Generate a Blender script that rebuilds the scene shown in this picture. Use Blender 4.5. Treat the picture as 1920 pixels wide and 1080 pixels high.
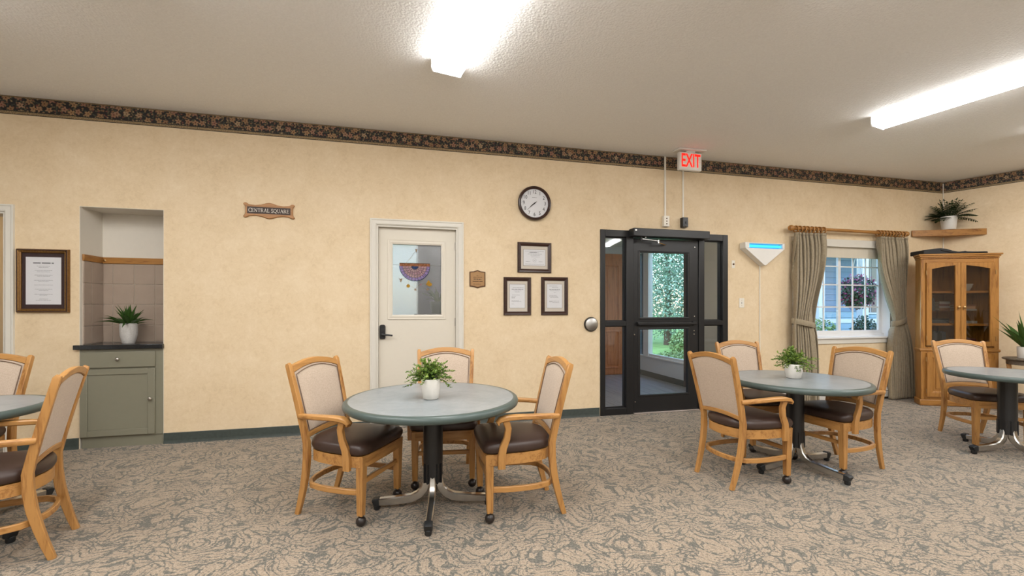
import bpy, math, random
from mathutils import Vector, Matrix

for o in list(bpy.data.objects):
    bpy.data.objects.remove(o, do_unlink=True)
scene = bpy.context.scene
COL = scene.collection

# ------------------------------------------------------------------ camera, sky, exposure
EYE = 1.32
cam_data = bpy.data.cameras.new('camera')
cam_data.sensor_width = 36.0
cam_data.lens = 36.0 * 810.0 / 1920.0
cam_data.shift_y = 38.0 / 1920.0
cam_data.clip_start = 0.05
cam_data.clip_end = 300
camera = bpy.data.objects.new('camera', cam_data)
COL.objects.link(camera)
camera.location = (0, 0, EYE)
camera.rotation_euler = (math.radians(90), 0, 0)
scene.camera = camera

world = bpy.data.worlds.new('sky')
scene.world = world
world.use_nodes = True
wn = world.node_tree
wn.nodes.clear()
w_out = wn.nodes.new('ShaderNodeOutputWorld')
w_bg = wn.nodes.new('ShaderNodeBackground')
w_sky = wn.nodes.new('ShaderNodeTexSky')
w_sky.sky_type = 'NISHITA'
w_sky.sun_disc = False
w_sky.sun_elevation = math.radians(38)
w_sky.sun_rotation = math.radians(200)
w_sky.air_density = 1.3
w_sky.dust_density = 0.6
w_sky.ozone_density = 3.0
w_bg.inputs['Strength'].default_value = 0.17
wn.links.new(w_sky.outputs[0], w_bg.inputs['Color'])
wn.links.new(w_bg.outputs[0], w_out.inputs['Surface'])

vs = scene.view_settings
vs.view_transform = 'Standard'
vs.look = 'None'
vs.gamma = 1.0
vs.use_curve_mapping = False
vs.exposure = 2.64
LAMP = 5.0            # brightness of the fluorescent ceiling fittings

# ------------------------------------------------------------------ helpers
def lin(c):
    if isinstance(c, str):
        c = c.lstrip('#')
        c = [int(c[i:i + 2], 16) / 255 for i in (0, 2, 4)]
        c = [x / 12.92 if x <= 0.04045 else ((x + 0.055) / 1.055) ** 2.4 for x in c]
    return (c[0], c[1], c[2], 1.0)


class NT:
    """small wrapper that makes node trees short to write"""
    def __init__(self, name):
        self.m = bpy.data.materials.new(name)
        self.m.use_nodes = True
        self.t = self.m.node_tree
        self.t.nodes.clear()
        self.out = self.t.nodes.new('ShaderNodeOutputMaterial')

    def n(self, typ, ins=None, **attrs):
        x = self.t.nodes.new('ShaderNode' + typ)
        for k, v in attrs.items():
            setattr(x, k, v)
        for k, v in (ins or {}).items():
            s = x.inputs[k]
            if isinstance(v, bpy.types.NodeSocket):
                self.t.links.new(v, s)
            elif isinstance(v, bpy.types.Node):
                self.t.links.new(v.outputs[0], s)
            else:
                s.default_value = v
        return x

    def math(self, op, a, b=0.0, c=0.0):
        return self.n('Math', {0: a, 1: b, 2: c}, operation=op).outputs[0]

    def vmath(self, op, a, b=(0, 0, 0)):
        return self.n('VectorMath', {0: a, 1: b}, operation=op).outputs[0]

    def ramp(self, fac, stops, interp='LINEAR'):
        r = self.n('ValToRGB', {0: fac})
        r.color_ramp.interpolation = interp
        el = r.color_ramp.elements
        while len(el) > 1:
            el.remove(el[-1])
        el[0].position = stops[0][0]
        el[0].color = lin(stops[0][1])
        for p, c in stops[1:]:
            e = el.new(p)
            e.color = lin(c)
        return r.outputs[0]

    def mix(self, fac, a, b, blend='MIX'):
        x = self.t.nodes.new('ShaderNodeMix')
        x.data_type = 'RGBA'
        x.blend_type = blend
        for i, v in ((0, fac), (6, a), (7, b)):
            if isinstance(v, bpy.types.NodeSocket):
                self.t.links.new(v, x.inputs[i])
            else:
                x.inputs[i].default_value = v if i == 0 else lin(v)
        return x.outputs[2]

    def coords(self, scale=(1, 1, 1), rot=(0, 0, 0), kind='Object'):
        tc = self.n('TexCoord')
        mp = self.n('Mapping', {'Vector': tc.outputs[kind], 'Scale': scale, 'Rotation': rot})
        return mp.outputs[0]

    def noise(self, vec, scale, detail=3.0, rough=0.55, dist=0.0):
        return self.n('TexNoise', {'Vector': vec, 'Scale': scale, 'Detail': detail, 'Roughness': rough, 'Distortion': dist})

    def bump(self, height, strength=0.3, dist=0.01):
        return self.n('Bump', {'Height': height, 'Strength': strength, 'Distance': dist}).outputs[0]

    def surf(self, color=None, rough=0.5, metal=0.0, normal=None, **kw):
        ins = {'Roughness': rough, 'Metallic': metal}
        ins['Base Color'] = color if isinstance(color, bpy.types.NodeSocket) else lin(color)
        if normal is not None:
            ins['Normal'] = normal
        ins.update({k.replace('_', ' '): v for k, v in kw.items()})
        b = self.n('BsdfPrincipled', ins)
        self.t.links.new(b.outputs[0], self.out.inputs['Surface'])
        return b


def plain(name, color, rough=0.5, metal=0.0, var=0.06, scale=20.0, bump=0.0, bscale=200.0, stretch=(1, 1, 1), **kw):
    """a procedural surface: one colour with slight mottling and optional fine relief"""
    t = NT(name)
    v = t.coords(stretch)
    c = lin(color)
    lo = [max(0, x * (1 - var)) for x in c[:3]]
    hi = [min(1, x * (1 + var)) for x in c[:3]]
    f = t.noise(v, scale).outputs[0]
    colr = t.mix(f, lo, hi)
    nrm = None
    if bump:
        nrm = t.bump(t.noise(v, bscale, 2.0).outputs[0], bump, 0.002)
    t.surf(colr, rough, metal, nrm, **kw)
    return t.m


def wood(name, light, dark, rough=0.38, axis='z', scale=1.0):
    t = NT(name)
    st = {'z': (14, 14, 1.2), 'x': (1.2, 14, 14), 'y': (14, 1.2, 14)}[axis]
    v = t.coords([s * scale for s in st])
    n1 = t.noise(v, 2.2, 4.0, 0.6, 0.6).outputs[0]
    n2 = t.noise(v, 11.0, 3.0, 0.6).outputs[0]
    f = t.math('ADD', t.math('MULTIPLY', n1, 0.7), t.math('MULTIPLY', n2, 0.3))
    c = t.ramp(f, [(0.36, dark), (0.50, light), (0.75, [min(1, x * 1.12) for x in lin(light)[:3]])])
    t.surf(c, rough, normal=t.bump(n2, 0.06, 0.002))
    return t.m


def emit(name, color, strength):
    t = NT(name)
    e = t.n('Emission', {'Color': lin(color), 'Strength': strength})
    t.t.links.new(e.outputs[0], t.out.inputs['Surface'])
    return t.m


def thin_glass(name, tint=(0.96, 0.98, 0.98), refl=0.09):
    t = NT(name)
    tr = t.n('BsdfTransparent', {'Color': lin(tint)})
    gl = t.n('BsdfGlossy', {'Color': (1, 1, 1, 1), 'Roughness': 0.02})
    fr = t.n('LayerWeight', {'Blend': 0.5})
    f = t.math('MULTIPLY_ADD', t.math('POWER', fr.outputs['Facing'], 4.0), 0.5, refl * 0.4)
    mx = t.n('MixShader', {0: f, 1: tr, 2: gl})
    t.t.links.new(mx.outputs[0], t.out.inputs['Surface'])
    return t.m


class MB:
    """collects polygons; build() links them as ONE mesh object"""
    def __init__(self):
        self.v, self.f, self.mi = [], [], []

    def add(self, vs, fs, mi=0):
        o = len(self.v)
        self.v += [tuple(p) for p in vs]
        self.f += [tuple(i + o for i in f) for f in fs]
        self.mi += [mi] * len(fs)
        return self

    def box(self, x0, x1, y0, y1, z0, z1, mi=0):
        p = [(x0, y0, z0), (x1, y0, z0), (x1, y1, z0), (x0, y1, z0), (x0, y0, z1), (x1, y0, z1), (x1, y1, z1), (x0, y1, z1)]
        return self.add(p, [(0, 3, 2, 1), (4, 5, 6, 7), (0, 1, 5, 4), (1, 2, 6, 5), (2, 3, 7, 6), (3, 0, 4, 7)], mi)

    def prism(self, outline, a0, a1, plane='xy', mi=0):
        """outline of 2D points extruded between a0 and a1 along the third axis"""
        n = len(outline)
        def P(p, a):
            return {'xy': (p[0], p[1], a), 'xz': (p[0], a, p[1]), 'yz': (a, p[0], p[1])}[plane]
        vs = [P(p, a0) for p in outline] + [P(p, a1) for p in outline]
        fs = [tuple(range(n))[::-1], tuple(range(n, 2 * n))]
        fs += [(i, (i + 1) % n, n + (i + 1) % n, n + i) for i in range(n)]
        if plane == 'xz':
            fs = [f[::-1] for f in fs]
        return self.add(vs, fs, mi)

    def lathe(self, prof, n=24, c=(0, 0, 0), axis='z', mi=0, caps=True):
        """profile of (radius, height) turned about an axis"""
        vs, fs = [], []
        for r, h in prof:
            for k in range(n):
                a = 2 * math.pi * k / n
                x, y = r * math.cos(a), r * math.sin(a)
                p = {'z': (x, y, h), 'y': (x, h, y), 'x': (h, x, y)}[axis]
                vs.append((p[0] + c[0], p[1] + c[1], p[2] + c[2]))
        for i in range(len(prof) - 1):
            for k in range(n):
                k2 = (k + 1) % n
                fs.append((i * n + k, i * n + k2, (i + 1) * n + k2, (i + 1) * n + k))
        if caps and prof[0][0] > 1e-6:
            fs.append(tuple(range(n))[::-1])
        if caps and prof[-1][0] > 1e-6:
            m = (len(prof) - 1) * n
            fs.append(tuple(range(m, m + n)))
        return self.add(vs, fs, mi)

    def sweep(self, path, sect, hint=(1, 0, 0), scales=None, closed=False, mi=0, caps=True):
        path = [Vector(p) for p in path]
        n, m = len(path), len(sect)
        vs, fs = [], []
        hint = Vector(hint)
        for i, p in enumerate(path):
            if closed:
                T = path[(i + 1) % n] - path[i - 1]
            else:
                T = path[min(i + 1, n - 1)] - path[max(i - 1, 0)]
            T.normalize()
            S = hint - T * hint.dot(T)
            if S.length < 1e-4:
                S = Vector((0.31, 0.7, 0.64)) - T * Vector((0.31, 0.7, 0.64)).dot(T)
            S.normalize()
            U = T.cross(S)
            s = scales[i] if scales else 1.0
            sa, sb = s if isinstance(s, (tuple, list)) else (s, s)
            for a, b in sect:
                vs.append(p + S * a * sa + U * b * sb)
        for i in range(n if closed else n - 1):
            j = (i + 1) % n
            for k in range(m):
                k2 = (k + 1) % m
                fs.append((i * m + k, i * m + k2, j * m + k2, j * m + k))
        if caps and not closed:
            fs.append(tuple(range(m))[::-1])
            fs.append(tuple(range((n - 1) * m, n * m)))
        return self.add(vs, fs, mi)

    def tube(self, path, r, n=8, hint=(0.3, 0.5, 0.8), scales=None, closed=False, mi=0):
        return self.sweep(path, circ(r, n), hint, scales, closed, mi)

    def grid(self, fn, nu, nv, mi=0, closed_u=False):
        vs = [fn(i / nu, j / nv) for j in range(nv + 1) for i in range(nu + 1)]
        w = nu + 1
        fs = [(j * w + i, j * w + i + 1, (j + 1) * w + i + 1, (j + 1) * w + i) for j in range(nv) for i in range(nu)]
        return self.add(vs, fs, mi)

    def ball(self, c, r, n=12, m=8, mi=0, sq=(1, 1, 1)):
        vs, fs = [], []
        for j in range(m + 1):
            b = math.pi * j / m
            for k in range(n):
                a = 2 * math.pi * k / n
                vs.append((c[0] + r * sq[0] * math.sin(b) * math.cos(a), c[1] + r * sq[1] * math.sin(b) * math.sin(a), c[2] - r * sq[2] * math.cos(b)))
        for j in range(m):
            for k in range(n):
                k2 = (k + 1) % n
                fs.append((j * n + k, j * n + k2, (j + 1) * n + k2, (j + 1) * n + k))
        return self.add(vs, fs, mi)

    def build(self, name, mats, parent=None, smooth=None, bevel=0.0, seg=2, loc=None, rz=None):
        me = bpy.data.meshes.new(name)
        me.from_pydata(self.v, [], self.f)
        if not isinstance(mats, (list, tuple)):
            mats = [mats]
        for mm in mats:
            me.materials.append(mm)
        if len(mats) > 1:
            me.polygons.foreach_set('material_index', self.mi)
        me.validate()
        me.update()
        if smooth is not None:
            me.shade_smooth()
            me.set_sharp_from_angle(angle=math.radians(smooth))
        o = bpy.data.objects.new(name, me)
        COL.objects.link(o)
        if parent is not None:
            o.parent = parent
        if loc is not None:
            o.location = loc
        if rz is not None:
            o.rotation_euler = (0, 0, rz)
        if bevel:
            b = o.modifiers.new('bevel', 'BEVEL')
            b.width = bevel
            b.segments = seg
            b.limit_method = 'ANGLE'
            b.angle_limit = math.radians(40)
            if smooth is None:
                me.shade_smooth()
                me.set_sharp_from_angle(angle=math.radians(35))
        return o


def circ(r, n=10, rb=None):
    rb = r if rb is None else rb
    return [(r * math.cos(2 * math.pi * k / n), rb * math.sin(2 * math.pi * k / n)) for k in range(n)]


def rect(a, b, ch=0.0):
    if ch <= 0:
        return [(-a, -b), (a, -b), (a, b), (-a, b)]
    return [(-a + ch, -b), (a - ch, -b), (a, -b + ch), (a, b - ch), (a - ch, b), (-a + ch, b), (-a, b - ch), (-a, -b + ch)]


def tag(o, label, cat, group=None, kind=None):
    if label:
        o['label'] = label
    if cat:
        o['category'] = cat
    if group:
        o['group'] = group
    if kind:
        o['kind'] = kind
    return o


def thing(name, label, cat, loc=(0, 0, 0), rz=0.0, group=None, kind=None):
    o = bpy.data.objects.new(name, None)
    o.empty_display_size = 0.1
    COL.objects.link(o)
    o.location = loc
    o.rotation_euler = (0, 0, rz)
    return tag(o, label, cat, group, kind)


def struct(o, label=None):
    o['kind'] = 'structure'
    if label:
        o['label'] = label
    return o


def copy_tree(o, parent=None):
    c = o.copy()
    COL.objects.link(c)
    c.parent = parent
    for ch in list(o.children):
        copy_tree(ch, c)
    return c


def text_mesh(body, size, name, mat, parent, loc, rot=(math.pi / 2, 0, 0), sx=1.0, depth=0.0006, align='CENTER', bold=0.0):
    cu = bpy.data.curves.new(name, 'FONT')
    cu.body = body
    cu.size = size
    cu.align_x = align
    cu.align_y = 'CENTER'
    cu.extrude = depth
    cu.offset = bold
    cu.resolution_u = 4
    tmp = bpy.data.objects.new(name, cu)
    COL.objects.link(tmp)
    dg = bpy.context.evaluated_depsgraph_get()
    me = bpy.data.meshes.new_from_object(tmp.evaluated_get(dg))
    bpy.data.objects.remove(tmp, do_unlink=True)
    me.materials.clear()
    me.materials.append(mat)
    o = bpy.data.objects.new(name, me)
    COL.objects.link(o)
    o.parent = parent
    o.location = loc
    o.rotation_euler = rot
    o.scale = (sx, 1, 1)
    return o


# ------------------------------------------------------------------ the back wall's frame: u runs along it, d into the room
WO = Vector((-3.393, 4.209, 0))
WA = math.radians(13.646)
WD = Vector((math.cos(WA), math.sin(WA), 0))
WN = Vector((math.sin(WA), -math.cos(WA), 0))     # towards the room


def wp(u, d, z):
    p = WO + WD * u + WN * d
    return Vector((p.x, p.y, z))


CEIL = 3.253
UC = 10.309                                       # u of the corner with the right wall
CORNER = wp(UC, 0, 0)
RD = Vector((0.614, -0.789, 0)).normalized()      # the right wall runs this way towards the viewer
RA = math.atan2(RD.y, RD.x)
RN = Vector((-0.789, -0.614, 0)).normalized()
UL = -4.6                                         # left end of the back wall
rng = random.Random(7)
# ------------------------------------------------------------------ materials
def make_wallpaper():
    t = NT('wallpaper')
    v = t.coords()
    a = t.noise(v, 3.5, 4.0, 0.6, 0.4).outputs[0]
    b = t.noise(v, 22.0, 4.0, 0.65, 0.8).outputs[0]
    c = t.noise(t.coords((1, 1, 2.2)), 60.0, 2.0).outputs[0]
    f = t.math('ADD', t.math('MULTIPLY', a, 0.4), t.math('ADD', t.math('MULTIPLY', b, 0.4), t.math('MULTIPLY', c, 0.2)))
    col = t.ramp(f, [(0.30, (0.64, 0.49, 0.30)), (0.46, (0.74, 0.585, 0.38)), (0.60, (0.79, 0.64, 0.44)), (0.74, (0.85, 0.715, 0.53))])
    t.surf(col, 0.62, normal=t.bump(b, 0.10, 0.003))
    return t.m


def make_ceiling():
    t = NT('stucco_ceiling')
    v = t.coords()
    a = t.noise(v, 70.0, 4.0, 0.7).outputs[0]
    vo = t.n('TexVoronoi', {'Vector': v, 'Scale': 55.0}).outputs[0]
    h = t.math('ADD', a, t.math('MULTIPLY', vo, -0.6))
    col = t.ramp(a, [(0.3, (0.88, 0.875, 0.87)), (0.7, (0.95, 0.95, 0.945))])
    t.surf(col, 0.9, normal=t.bump(h, 0.45, 0.010))
    return t.m


def make_carpet():
    t = NT('leaf_carpet')
    v = t.coords()
    # slow swirl that turns the leaves this way and that, plus a ragged woven edge
    w = t.n('TexNoise', {'Vector': v, 'Scale': 3.6, 'Detail': 1.0})
    sw = t.vmath('SCALE', t.vmath('SUBTRACT', w.outputs['Color'], (0.5, 0.5, 0.5)))
    sw.node.inputs['Scale'].default_value = 0.46
    w2 = t.n('TexNoise', {'Vector': v, 'Scale': 34.0, 'Detail': 3.0, 'Roughness': 0.7})
    rg = t.vmath('SCALE', t.vmath('SUBTRACT', w2.outputs['Color'], (0.5, 0.5, 0.5)))
    rg.node.inputs['Scale'].default_value = 0.030
    v2 = t.vmath('ADD', t.vmath('ADD', v, sw), rg)
    fine = t.noise(v, 150.0, 3.0, 0.8).outputs[0]
    mid = t.noise(v, 75.0, 3.0, 0.7).outputs[0]
    big = t.noise(v, 9.0, 3.0, 0.6).outputs[0]
    big2 = t.noise(t.vmath('ADD', v, (7.1, 3.3, 0)), 6.0, 2.0, 0.6).outputs[0]

    def layer(scale, rot, off, lo, hi):
        m = t.n('Mapping', {'Vector': v2, 'Scale': scale, 'Rotation': (0, 0, rot), 'Location': off}).outputs[0]
        e = t.n('TexVoronoi', {'Vector': m, 'Scale': 1.0}, feature='DISTANCE_TO_EDGE', voronoi_dimensions='2D').outputs[0]
        e = t.math('ADD', e, t.math('MULTIPLY', t.math('SUBTRACT', mid, 0.5), 0.34))
        e = t.math('ADD', e, t.math('MULTIPLY', t.math('SUBTRACT', big, 0.5), 0.40))
        return t.n('MapRange', {'Value': e, 'From Min': lo, 'From Max': hi}, interpolation_type='SMOOTHSTEP').outputs[0]
    la = layer((10.5, 25.0, 1.0), 0.35, (0, 0, 0), 0.04, 0.15)
    lb = layer((30.0, 12.0, 1.0), 0.75, (3.3, 1.7, 0), 0.0, 0.10)
    lb = t.math('MAXIMUM', lb, t.n('MapRange', {'Value': big2, 'From Min': 0.45, 'From Max': 0.62}).outputs[0])
    leaf = t.math('MULTIPLY', la, lb)
    beige = t.ramp(mid, [(0.3, (0.275, 0.208, 0.148)), (0.5, (0.37, 0.292, 0.212)), (0.7, (0.47, 0.38, 0.285))])
    green = t.ramp(mid, [(0.3, (0.082, 0.078, 0.066)), (0.55, (0.142, 0.135, 0.113)), (0.75, (0.26, 0.225, 0.178))])
    c = t.mix(leaf, green, beige)
    sp = t.ramp(fine, [(0.32, (0.38, 0.36, 0.34)), (0.48, (0.90, 0.90, 0.90)), (0.7, (1.0, 1.0, 1.0))])
    c = t.mix(0.9, c, sp, 'MULTIPLY')
    h = t.math('ADD', t.math('MULTIPLY', leaf, 0.4), fine)
    t.surf(c, 0.95, normal=t.bump(h, 0.5, 0.006), Sheen_Weight=0.15)
    return t.m


def make_border():
    t = NT('floral_border')
    tc = t.n('TexCoord')
    s = t.n('SeparateXYZ', {0: tc.outputs['Object']})
    x, z = s.outputs[0], s.outputs[2]
    flat = t.n('CombineXYZ', {0: x, 1: z}).outputs[0]
    wob = t.n('TexNoise', {'Vector': flat, 'Scale': 45.0, 'Detail': 2.0})
    wv = t.vmath('SCALE', t.vmath('SUBTRACT', wob.outputs['Color'], (0.5, 0.5, 0.5)))
    wv.node.inputs['Scale'].default_value = 0.012
    flat = t.vmath('ADD', flat, wv)

    def blooms(scale, off, radius, petals, depth):
        vv = t.vmath('ADD', flat, off)
        vo = t.n('TexVoronoi', {'Vector': vv, 'Scale': scale, 'Randomness': 0.75}, voronoi_dimensions='2D')
        dl = t.vmath('SUBTRACT', vv, vo.outputs['Position'])
        ds = t.n('SeparateXYZ', {0: dl})
        r = t.n('VectorMath', {0: dl}, operation='LENGTH').outputs['Value']
        th = t.math('ARCTAN2', ds.outputs[1], ds.outputs[0])
        cs = t.n('SeparateColor', {0: vo.outputs['Color']})
        ph = t.math('MULTIPLY', cs.outputs[0], 6.28)
        lim = t.math('MULTIPLY_ADD', t.math('COSINE', t.math('ADD', t.math('MULTIPLY', th, petals), ph)), depth * radius, radius)
        q = t.math('DIVIDE', r, lim)
        return q, cs.outputs[1]
    q1, id1 = blooms(13.0, (0, 0.03, 0), 0.0235, 5.0, 0.30)
    q2, id2 = blooms(26.0, (0.7, 0.4, 0), 0.0075, 5.0, 0.35)
    q3, id3 = blooms(30.0, (2.2, 1.1, 0), 0.010, 2.0, 0.6)
    base = (0.012, 0.011, 0.013)
    leafc = t.ramp(id3, [(0.2, (0.035, 0.045, 0.035)), (0.6, (0.10, 0.09, 0.05)), (0.9, (0.20, 0.13, 0.06))])
    c = t.mix(t.math('LESS_THAN', q3, 1.0), base, leafc)
    smallc = t.ramp(id2, [(0.2, (0.17, 0.05, 0.04)), (0.6, (0.26, 0.13, 0.06)), (0.9, (0.30, 0.21, 0.11))])
    c = t.mix(t.math('LESS_THAN', q2, 1.0), c, smallc)
    pet = t.ramp(id1, [(0.1, (0.30, 0.17, 0.085)), (0.4, (0.40, 0.25, 0.125)), (0.7, (0.33, 0.16, 0.11)), (0.95, (0.44, 0.32, 0.19))])
    shade = t.ramp(q1, [(0.12, (0.30, 0.10, 0.06)), (0.32, (0.75, 0.7, 0.65)), (0.7, (1, 1, 1)), (0.95, (0.6, 0.55, 0.5))])
    c = t.mix(t.math('LESS_THAN', q1, 1.0), c, t.mix(1.0, pet, shade, 'MULTIPLY'))
    # printed stripes along both edges (heights on the wall, metres)
    sp = t.noise(t.n('CombineXYZ', {0: t.math('MULTIPLY', x, 1.0), 1: t.math('MULTIPLY', z, 2.0)}).outputs[0], 130.0, 2.0).outputs[0]
    gold = t.ramp(sp, [(0.42, (0.07, 0.05, 0.03)), (0.52, (0.36, 0.25, 0.12)), (0.7, (0.48, 0.36, 0.2))])
    in_low = t.math('LESS_THAN', z, 3.116)
    c = t.mix(in_low, c, gold)
    c = t.mix(t.math('LESS_THAN', t.math('ABSOLUTE', t.math('SUBTRACT', z, 3.116)), 0.0035), c, (0.01, 0.009, 0.01))
    c = t.mix(t.math('LESS_THAN', z, 3.090), c, (0.014, 0.011, 0.01))
    c = t.mix(t.math('GREATER_THAN', z, 3.240), c, t.mix(0.5, gold, (0.10, 0.06, 0.03)))
    t.surf(c, 0.6)
    return t.m


def make_laminate():
    t = NT('grey_laminate')
    v = t.coords()
    a = t.noise(v, 7.0, 5.0, 0.65, 1.0).outputs[0]
    b = t.noise(v, 40.0, 4.0, 0.7).outputs[0]
    f = t.math('ADD', t.math('MULTIPLY', a, 0.7), t.math('MULTIPLY', b, 0.3))
    c = t.ramp(f, [(0.3, (0.20, 0.228, 0.243)), (0.5, (0.25, 0.275, 0.29)), (0.7, (0.31, 0.33, 0.34))])
    t.surf(c, 0.32)
    return t.m


def make_fabric(name, light, dark, sc=240.0, rough=0.9):
    t = NT(name)
    a = t.noise(t.coords((1, 1, 0.12)), sc, 2.0).outputs[0]
    b = t.noise(t.coords((0.12, 0.12, 1)), sc, 2.0).outputs[0]
    f = t.math('MULTIPLY_ADD', a, 0.6, t.math('MULTIPLY', b, 0.4))
    c = t.ramp(f, [(0.34, dark), (0.62, light)])
    t.surf(c, rough, normal=t.bump(f, 0.25, 0.002), Sheen_Weight=0.2)
    return t.m


def make_leafmat(name, lo, mid, hi, rough=0.45):
    t = NT(name)
    g = t.n('NewGeometry')
    c = t.ramp(g.outputs['Random Per Island'], [(0.0, lo), (0.5, mid), (1.0, hi)])
    n = t.noise(t.coords(), 30.0).outputs[0]
    c = t.mix(0.5, c, t.ramp(n, [(0.3, (0.55, 0.6, 0.5)), (0.6, (1, 1, 1))]), 'MULTIPLY')
    b = t.surf(c, rough)
    tr = t.n('BsdfTranslucent', {'Color': c})
    mx = t.n('MixShader', {0: 0.2, 1: b.outputs[0], 2: tr.outputs[0]})
    t.t.links.new(mx.outputs[0], t.out.inputs['Surface'])
    return t.m


def make_grass():
    t = NT('lawn')
    v = t.coords()
    a = t.noise(v, 2.0, 4.0).outputs[0]
    b = t.noise(v, 40.0, 3.0, 0.7).outputs[0]
    f = t.math('MULTIPLY_ADD', a, 0.5, t.math('MULTIPLY', b, 0.5))
    c = t.ramp(f, [(0.3, (0.10, 0.20, 0.04)), (0.5, (0.25, 0.42, 0.10)), (0.7, (0.42, 0.58, 0.20))])
    t.surf(c, 0.95, normal=t.bump(b, 0.6, 0.02))
    return t.m


M = {}
M['wall'] = make_wallpaper()
M['ceil'] = make_ceiling()
M['carpet'] = make_carpet()
M['border'] = make_border()
M['laminate'] = make_laminate()
M['fabric'] = make_fabric('beige_upholstery', (0.55, 0.44, 0.345), (0.43, 0.335, 0.255), 330.0)
M['curtain'] = make_fabric('sage_curtain', (0.36, 0.30, 0.205), (0.24, 0.19, 0.12), 200.0)
M['chairwood'] = wood('honey_maple', (0.455, 0.228, 0.068), (0.275, 0.115, 0.029))
M['chairwood_x'] = wood('honey_maple_across', (0.455, 0.228, 0.068), (0.275, 0.115, 0.029), axis='x')
M['chairwood_y'] = wood('honey_maple_along', (0.455, 0.228, 0.068), (0.275, 0.115, 0.029), axis='y')
M['oak'] = wood('golden_oak', (0.385, 0.178, 0.043), (0.22, 0.086, 0.017), 0.35)
M['oak_x'] = wood('golden_oak_across', (0.385, 0.178, 0.043), (0.22, 0.086, 0.017), 0.35, axis='x')
M['redwood'] = wood('reddish_door_wood', (0.56, 0.215, 0.095), (0.38, 0.125, 0.05), 0.35)
M['mahogany'] = wood('dark_mahogany', (0.040, 0.015, 0.010), (0.018, 0.007, 0.005), 0.28, axis='x')
M['vinyl'] = plain('brown_vinyl', (0.043, 0.023, 0.017), 0.40, var=0.15, scale=6, bump=0.08, bscale=350)
M['piping'] = plain('dark_piping', (0.16, 0.10, 0.065), 0.6)
M['caster'] = plain('dark_caster', (0.022, 0.016, 0.014), 0.3)
M['rim'] = plain('green_table_edge', (0.068, 0.095, 0.088), 0.33, var=0.08)
M['black'] = plain('black_powdercoat', (0.012, 0.012, 0.013), 0.36, var=0.1)
M['blackrub'] = plain('black_rubber', (0.014, 0.015, 0.016), 0.5)
M['chrome'] = plain('worn_chrome', (0.58, 0.56, 0.53), 0.24, 1.0, var=0.12, scale=12)
M['nickel'] = plain('brushed_nickel', (0.55, 0.52, 0.48), 0.28, 1.0)
M['steel'] = plain('brushed_steel', (0.50, 0.49, 0.47), 0.32, 1.0, stretch=(1, 1, 30))
M['brass'] = plain('aged_brass', (0.42, 0.27, 0.12), 0.35, 0.9)
M['white'] = plain('white_enamel', (0.78, 0.76, 0.72), 0.35, var=0.02)
M['doorpaint'] = plain('cream_door_paint', (0.71, 0.66, 0.565), 0.42, var=0.02)
M['casing'] = plain('cream_casing_paint', (0.70, 0.67, 0.60), 0.42, var=0.02)
M['niche'] = plain('niche_white_paint', (0.70, 0.655, 0.575), 0.6, var=0.03)
M['plainwhite'] = plain('plain_white_wall_paint', (0.86, 0.85, 0.83), 0.7, var=0.02)
M['vinylwin'] = plain('white_window_vinyl', (0.80, 0.80, 0.80), 0.35, var=0.02)
M['shade'] = plain('cream_roller_shade', (0.66, 0.60, 0.49), 0.8, var=0.04, stretch=(1, 1, 0.1))
M['cove'] = plain('dark_green_cove_base', (0.052, 0.066, 0.060), 0.45, var=0.35, scale=35)
M['tile'] = plain('taupe_tile', (0.375, 0.295, 0.235), 0.30, var=0.10, scale=9)
M['grout'] = plain('pale_grout', (0.50, 0.42, 0.35), 0.85)
M['sage'] = plain('sage_cabinet_paint', (0.225, 0.215, 0.158), 0.42, var=0.04)
M['granite'] = plain('black_granite', (0.018, 0.020, 0.022), 0.16, var=0.9, scale=180)
M['paper'] = plain('white_paper', (0.72, 0.72, 0.74), 0.7, var=0.02)
M['matboard'] = plain('cream_matboard', (0.62, 0.56, 0.48), 0.8, var=0.02)
M['matbrown'] = plain('brown_matboard', (0.042, 0.020, 0.018), 0.8, var=0.06)
M['ink'] = plain('grey_ink', (0.16, 0.16, 0.17), 0.8, var=0.1)
M['inkpale'] = plain('pale_ink', (0.36, 0.36, 0.37), 0.8, var=0.1)
M['inkdark'] = plain('dark_ink', (0.02, 0.018, 0.016), 0.7)
M['goldframe'] = plain('antique_gold_frame', (0.21, 0.105, 0.030), 0.35, 0.55, var=0.5, scale=60)
M['glass'] = thin_glass('clear_glass')
M['dimmed_pane'] = thin_glass('interior_darkening_glass', (0.80, 0.77, 0.72), 0.10)  # tint stands in for the shade inside the cabinet
M['picglass'] = thin_glass('picture_glass', (0.98, 0.98, 0.98), 0.008)
M['potwhite'] = plain('white_ceramic', (0.70, 0.67, 0.62), 0.42, var=0.05, scale=40, bump=0.1, bscale=120)
M['potgrey'] = plain('ribbed_grey_ceramic', (0.53, 0.51, 0.485), 0.5, var=0.30, scale=110, bump=0.5, bscale=160)
M['soil'] = plain('potting_soil', (0.020, 0.014, 0.010), 0.95, var=0.5, scale=80)
M['bush'] = make_leafmat('bright_small_leaves', (0.075, 0.145, 0.018), (0.17, 0.28, 0.038), (0.34, 0.44, 0.095))
M['spiky'] = make_leafmat('dark_strap_leaves', (0.022, 0.060, 0.012), (0.045, 0.11, 0.020), (0.10, 0.20, 0.040))
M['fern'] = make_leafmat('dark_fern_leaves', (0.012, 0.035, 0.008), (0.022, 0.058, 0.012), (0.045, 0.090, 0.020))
M['tree'] = make_leafmat('blue_green_tree_leaves', (0.10, 0.20, 0.13), (0.22, 0.38, 0.28), (0.45, 0.60, 0.50), 0.6)
M['yellowtree'] = make_leafmat('yellowing_tree_leaves', (0.12, 0.085, 0.015), (0.26, 0.17, 0.03), (0.42, 0.30, 0.06), 0.6)
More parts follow.
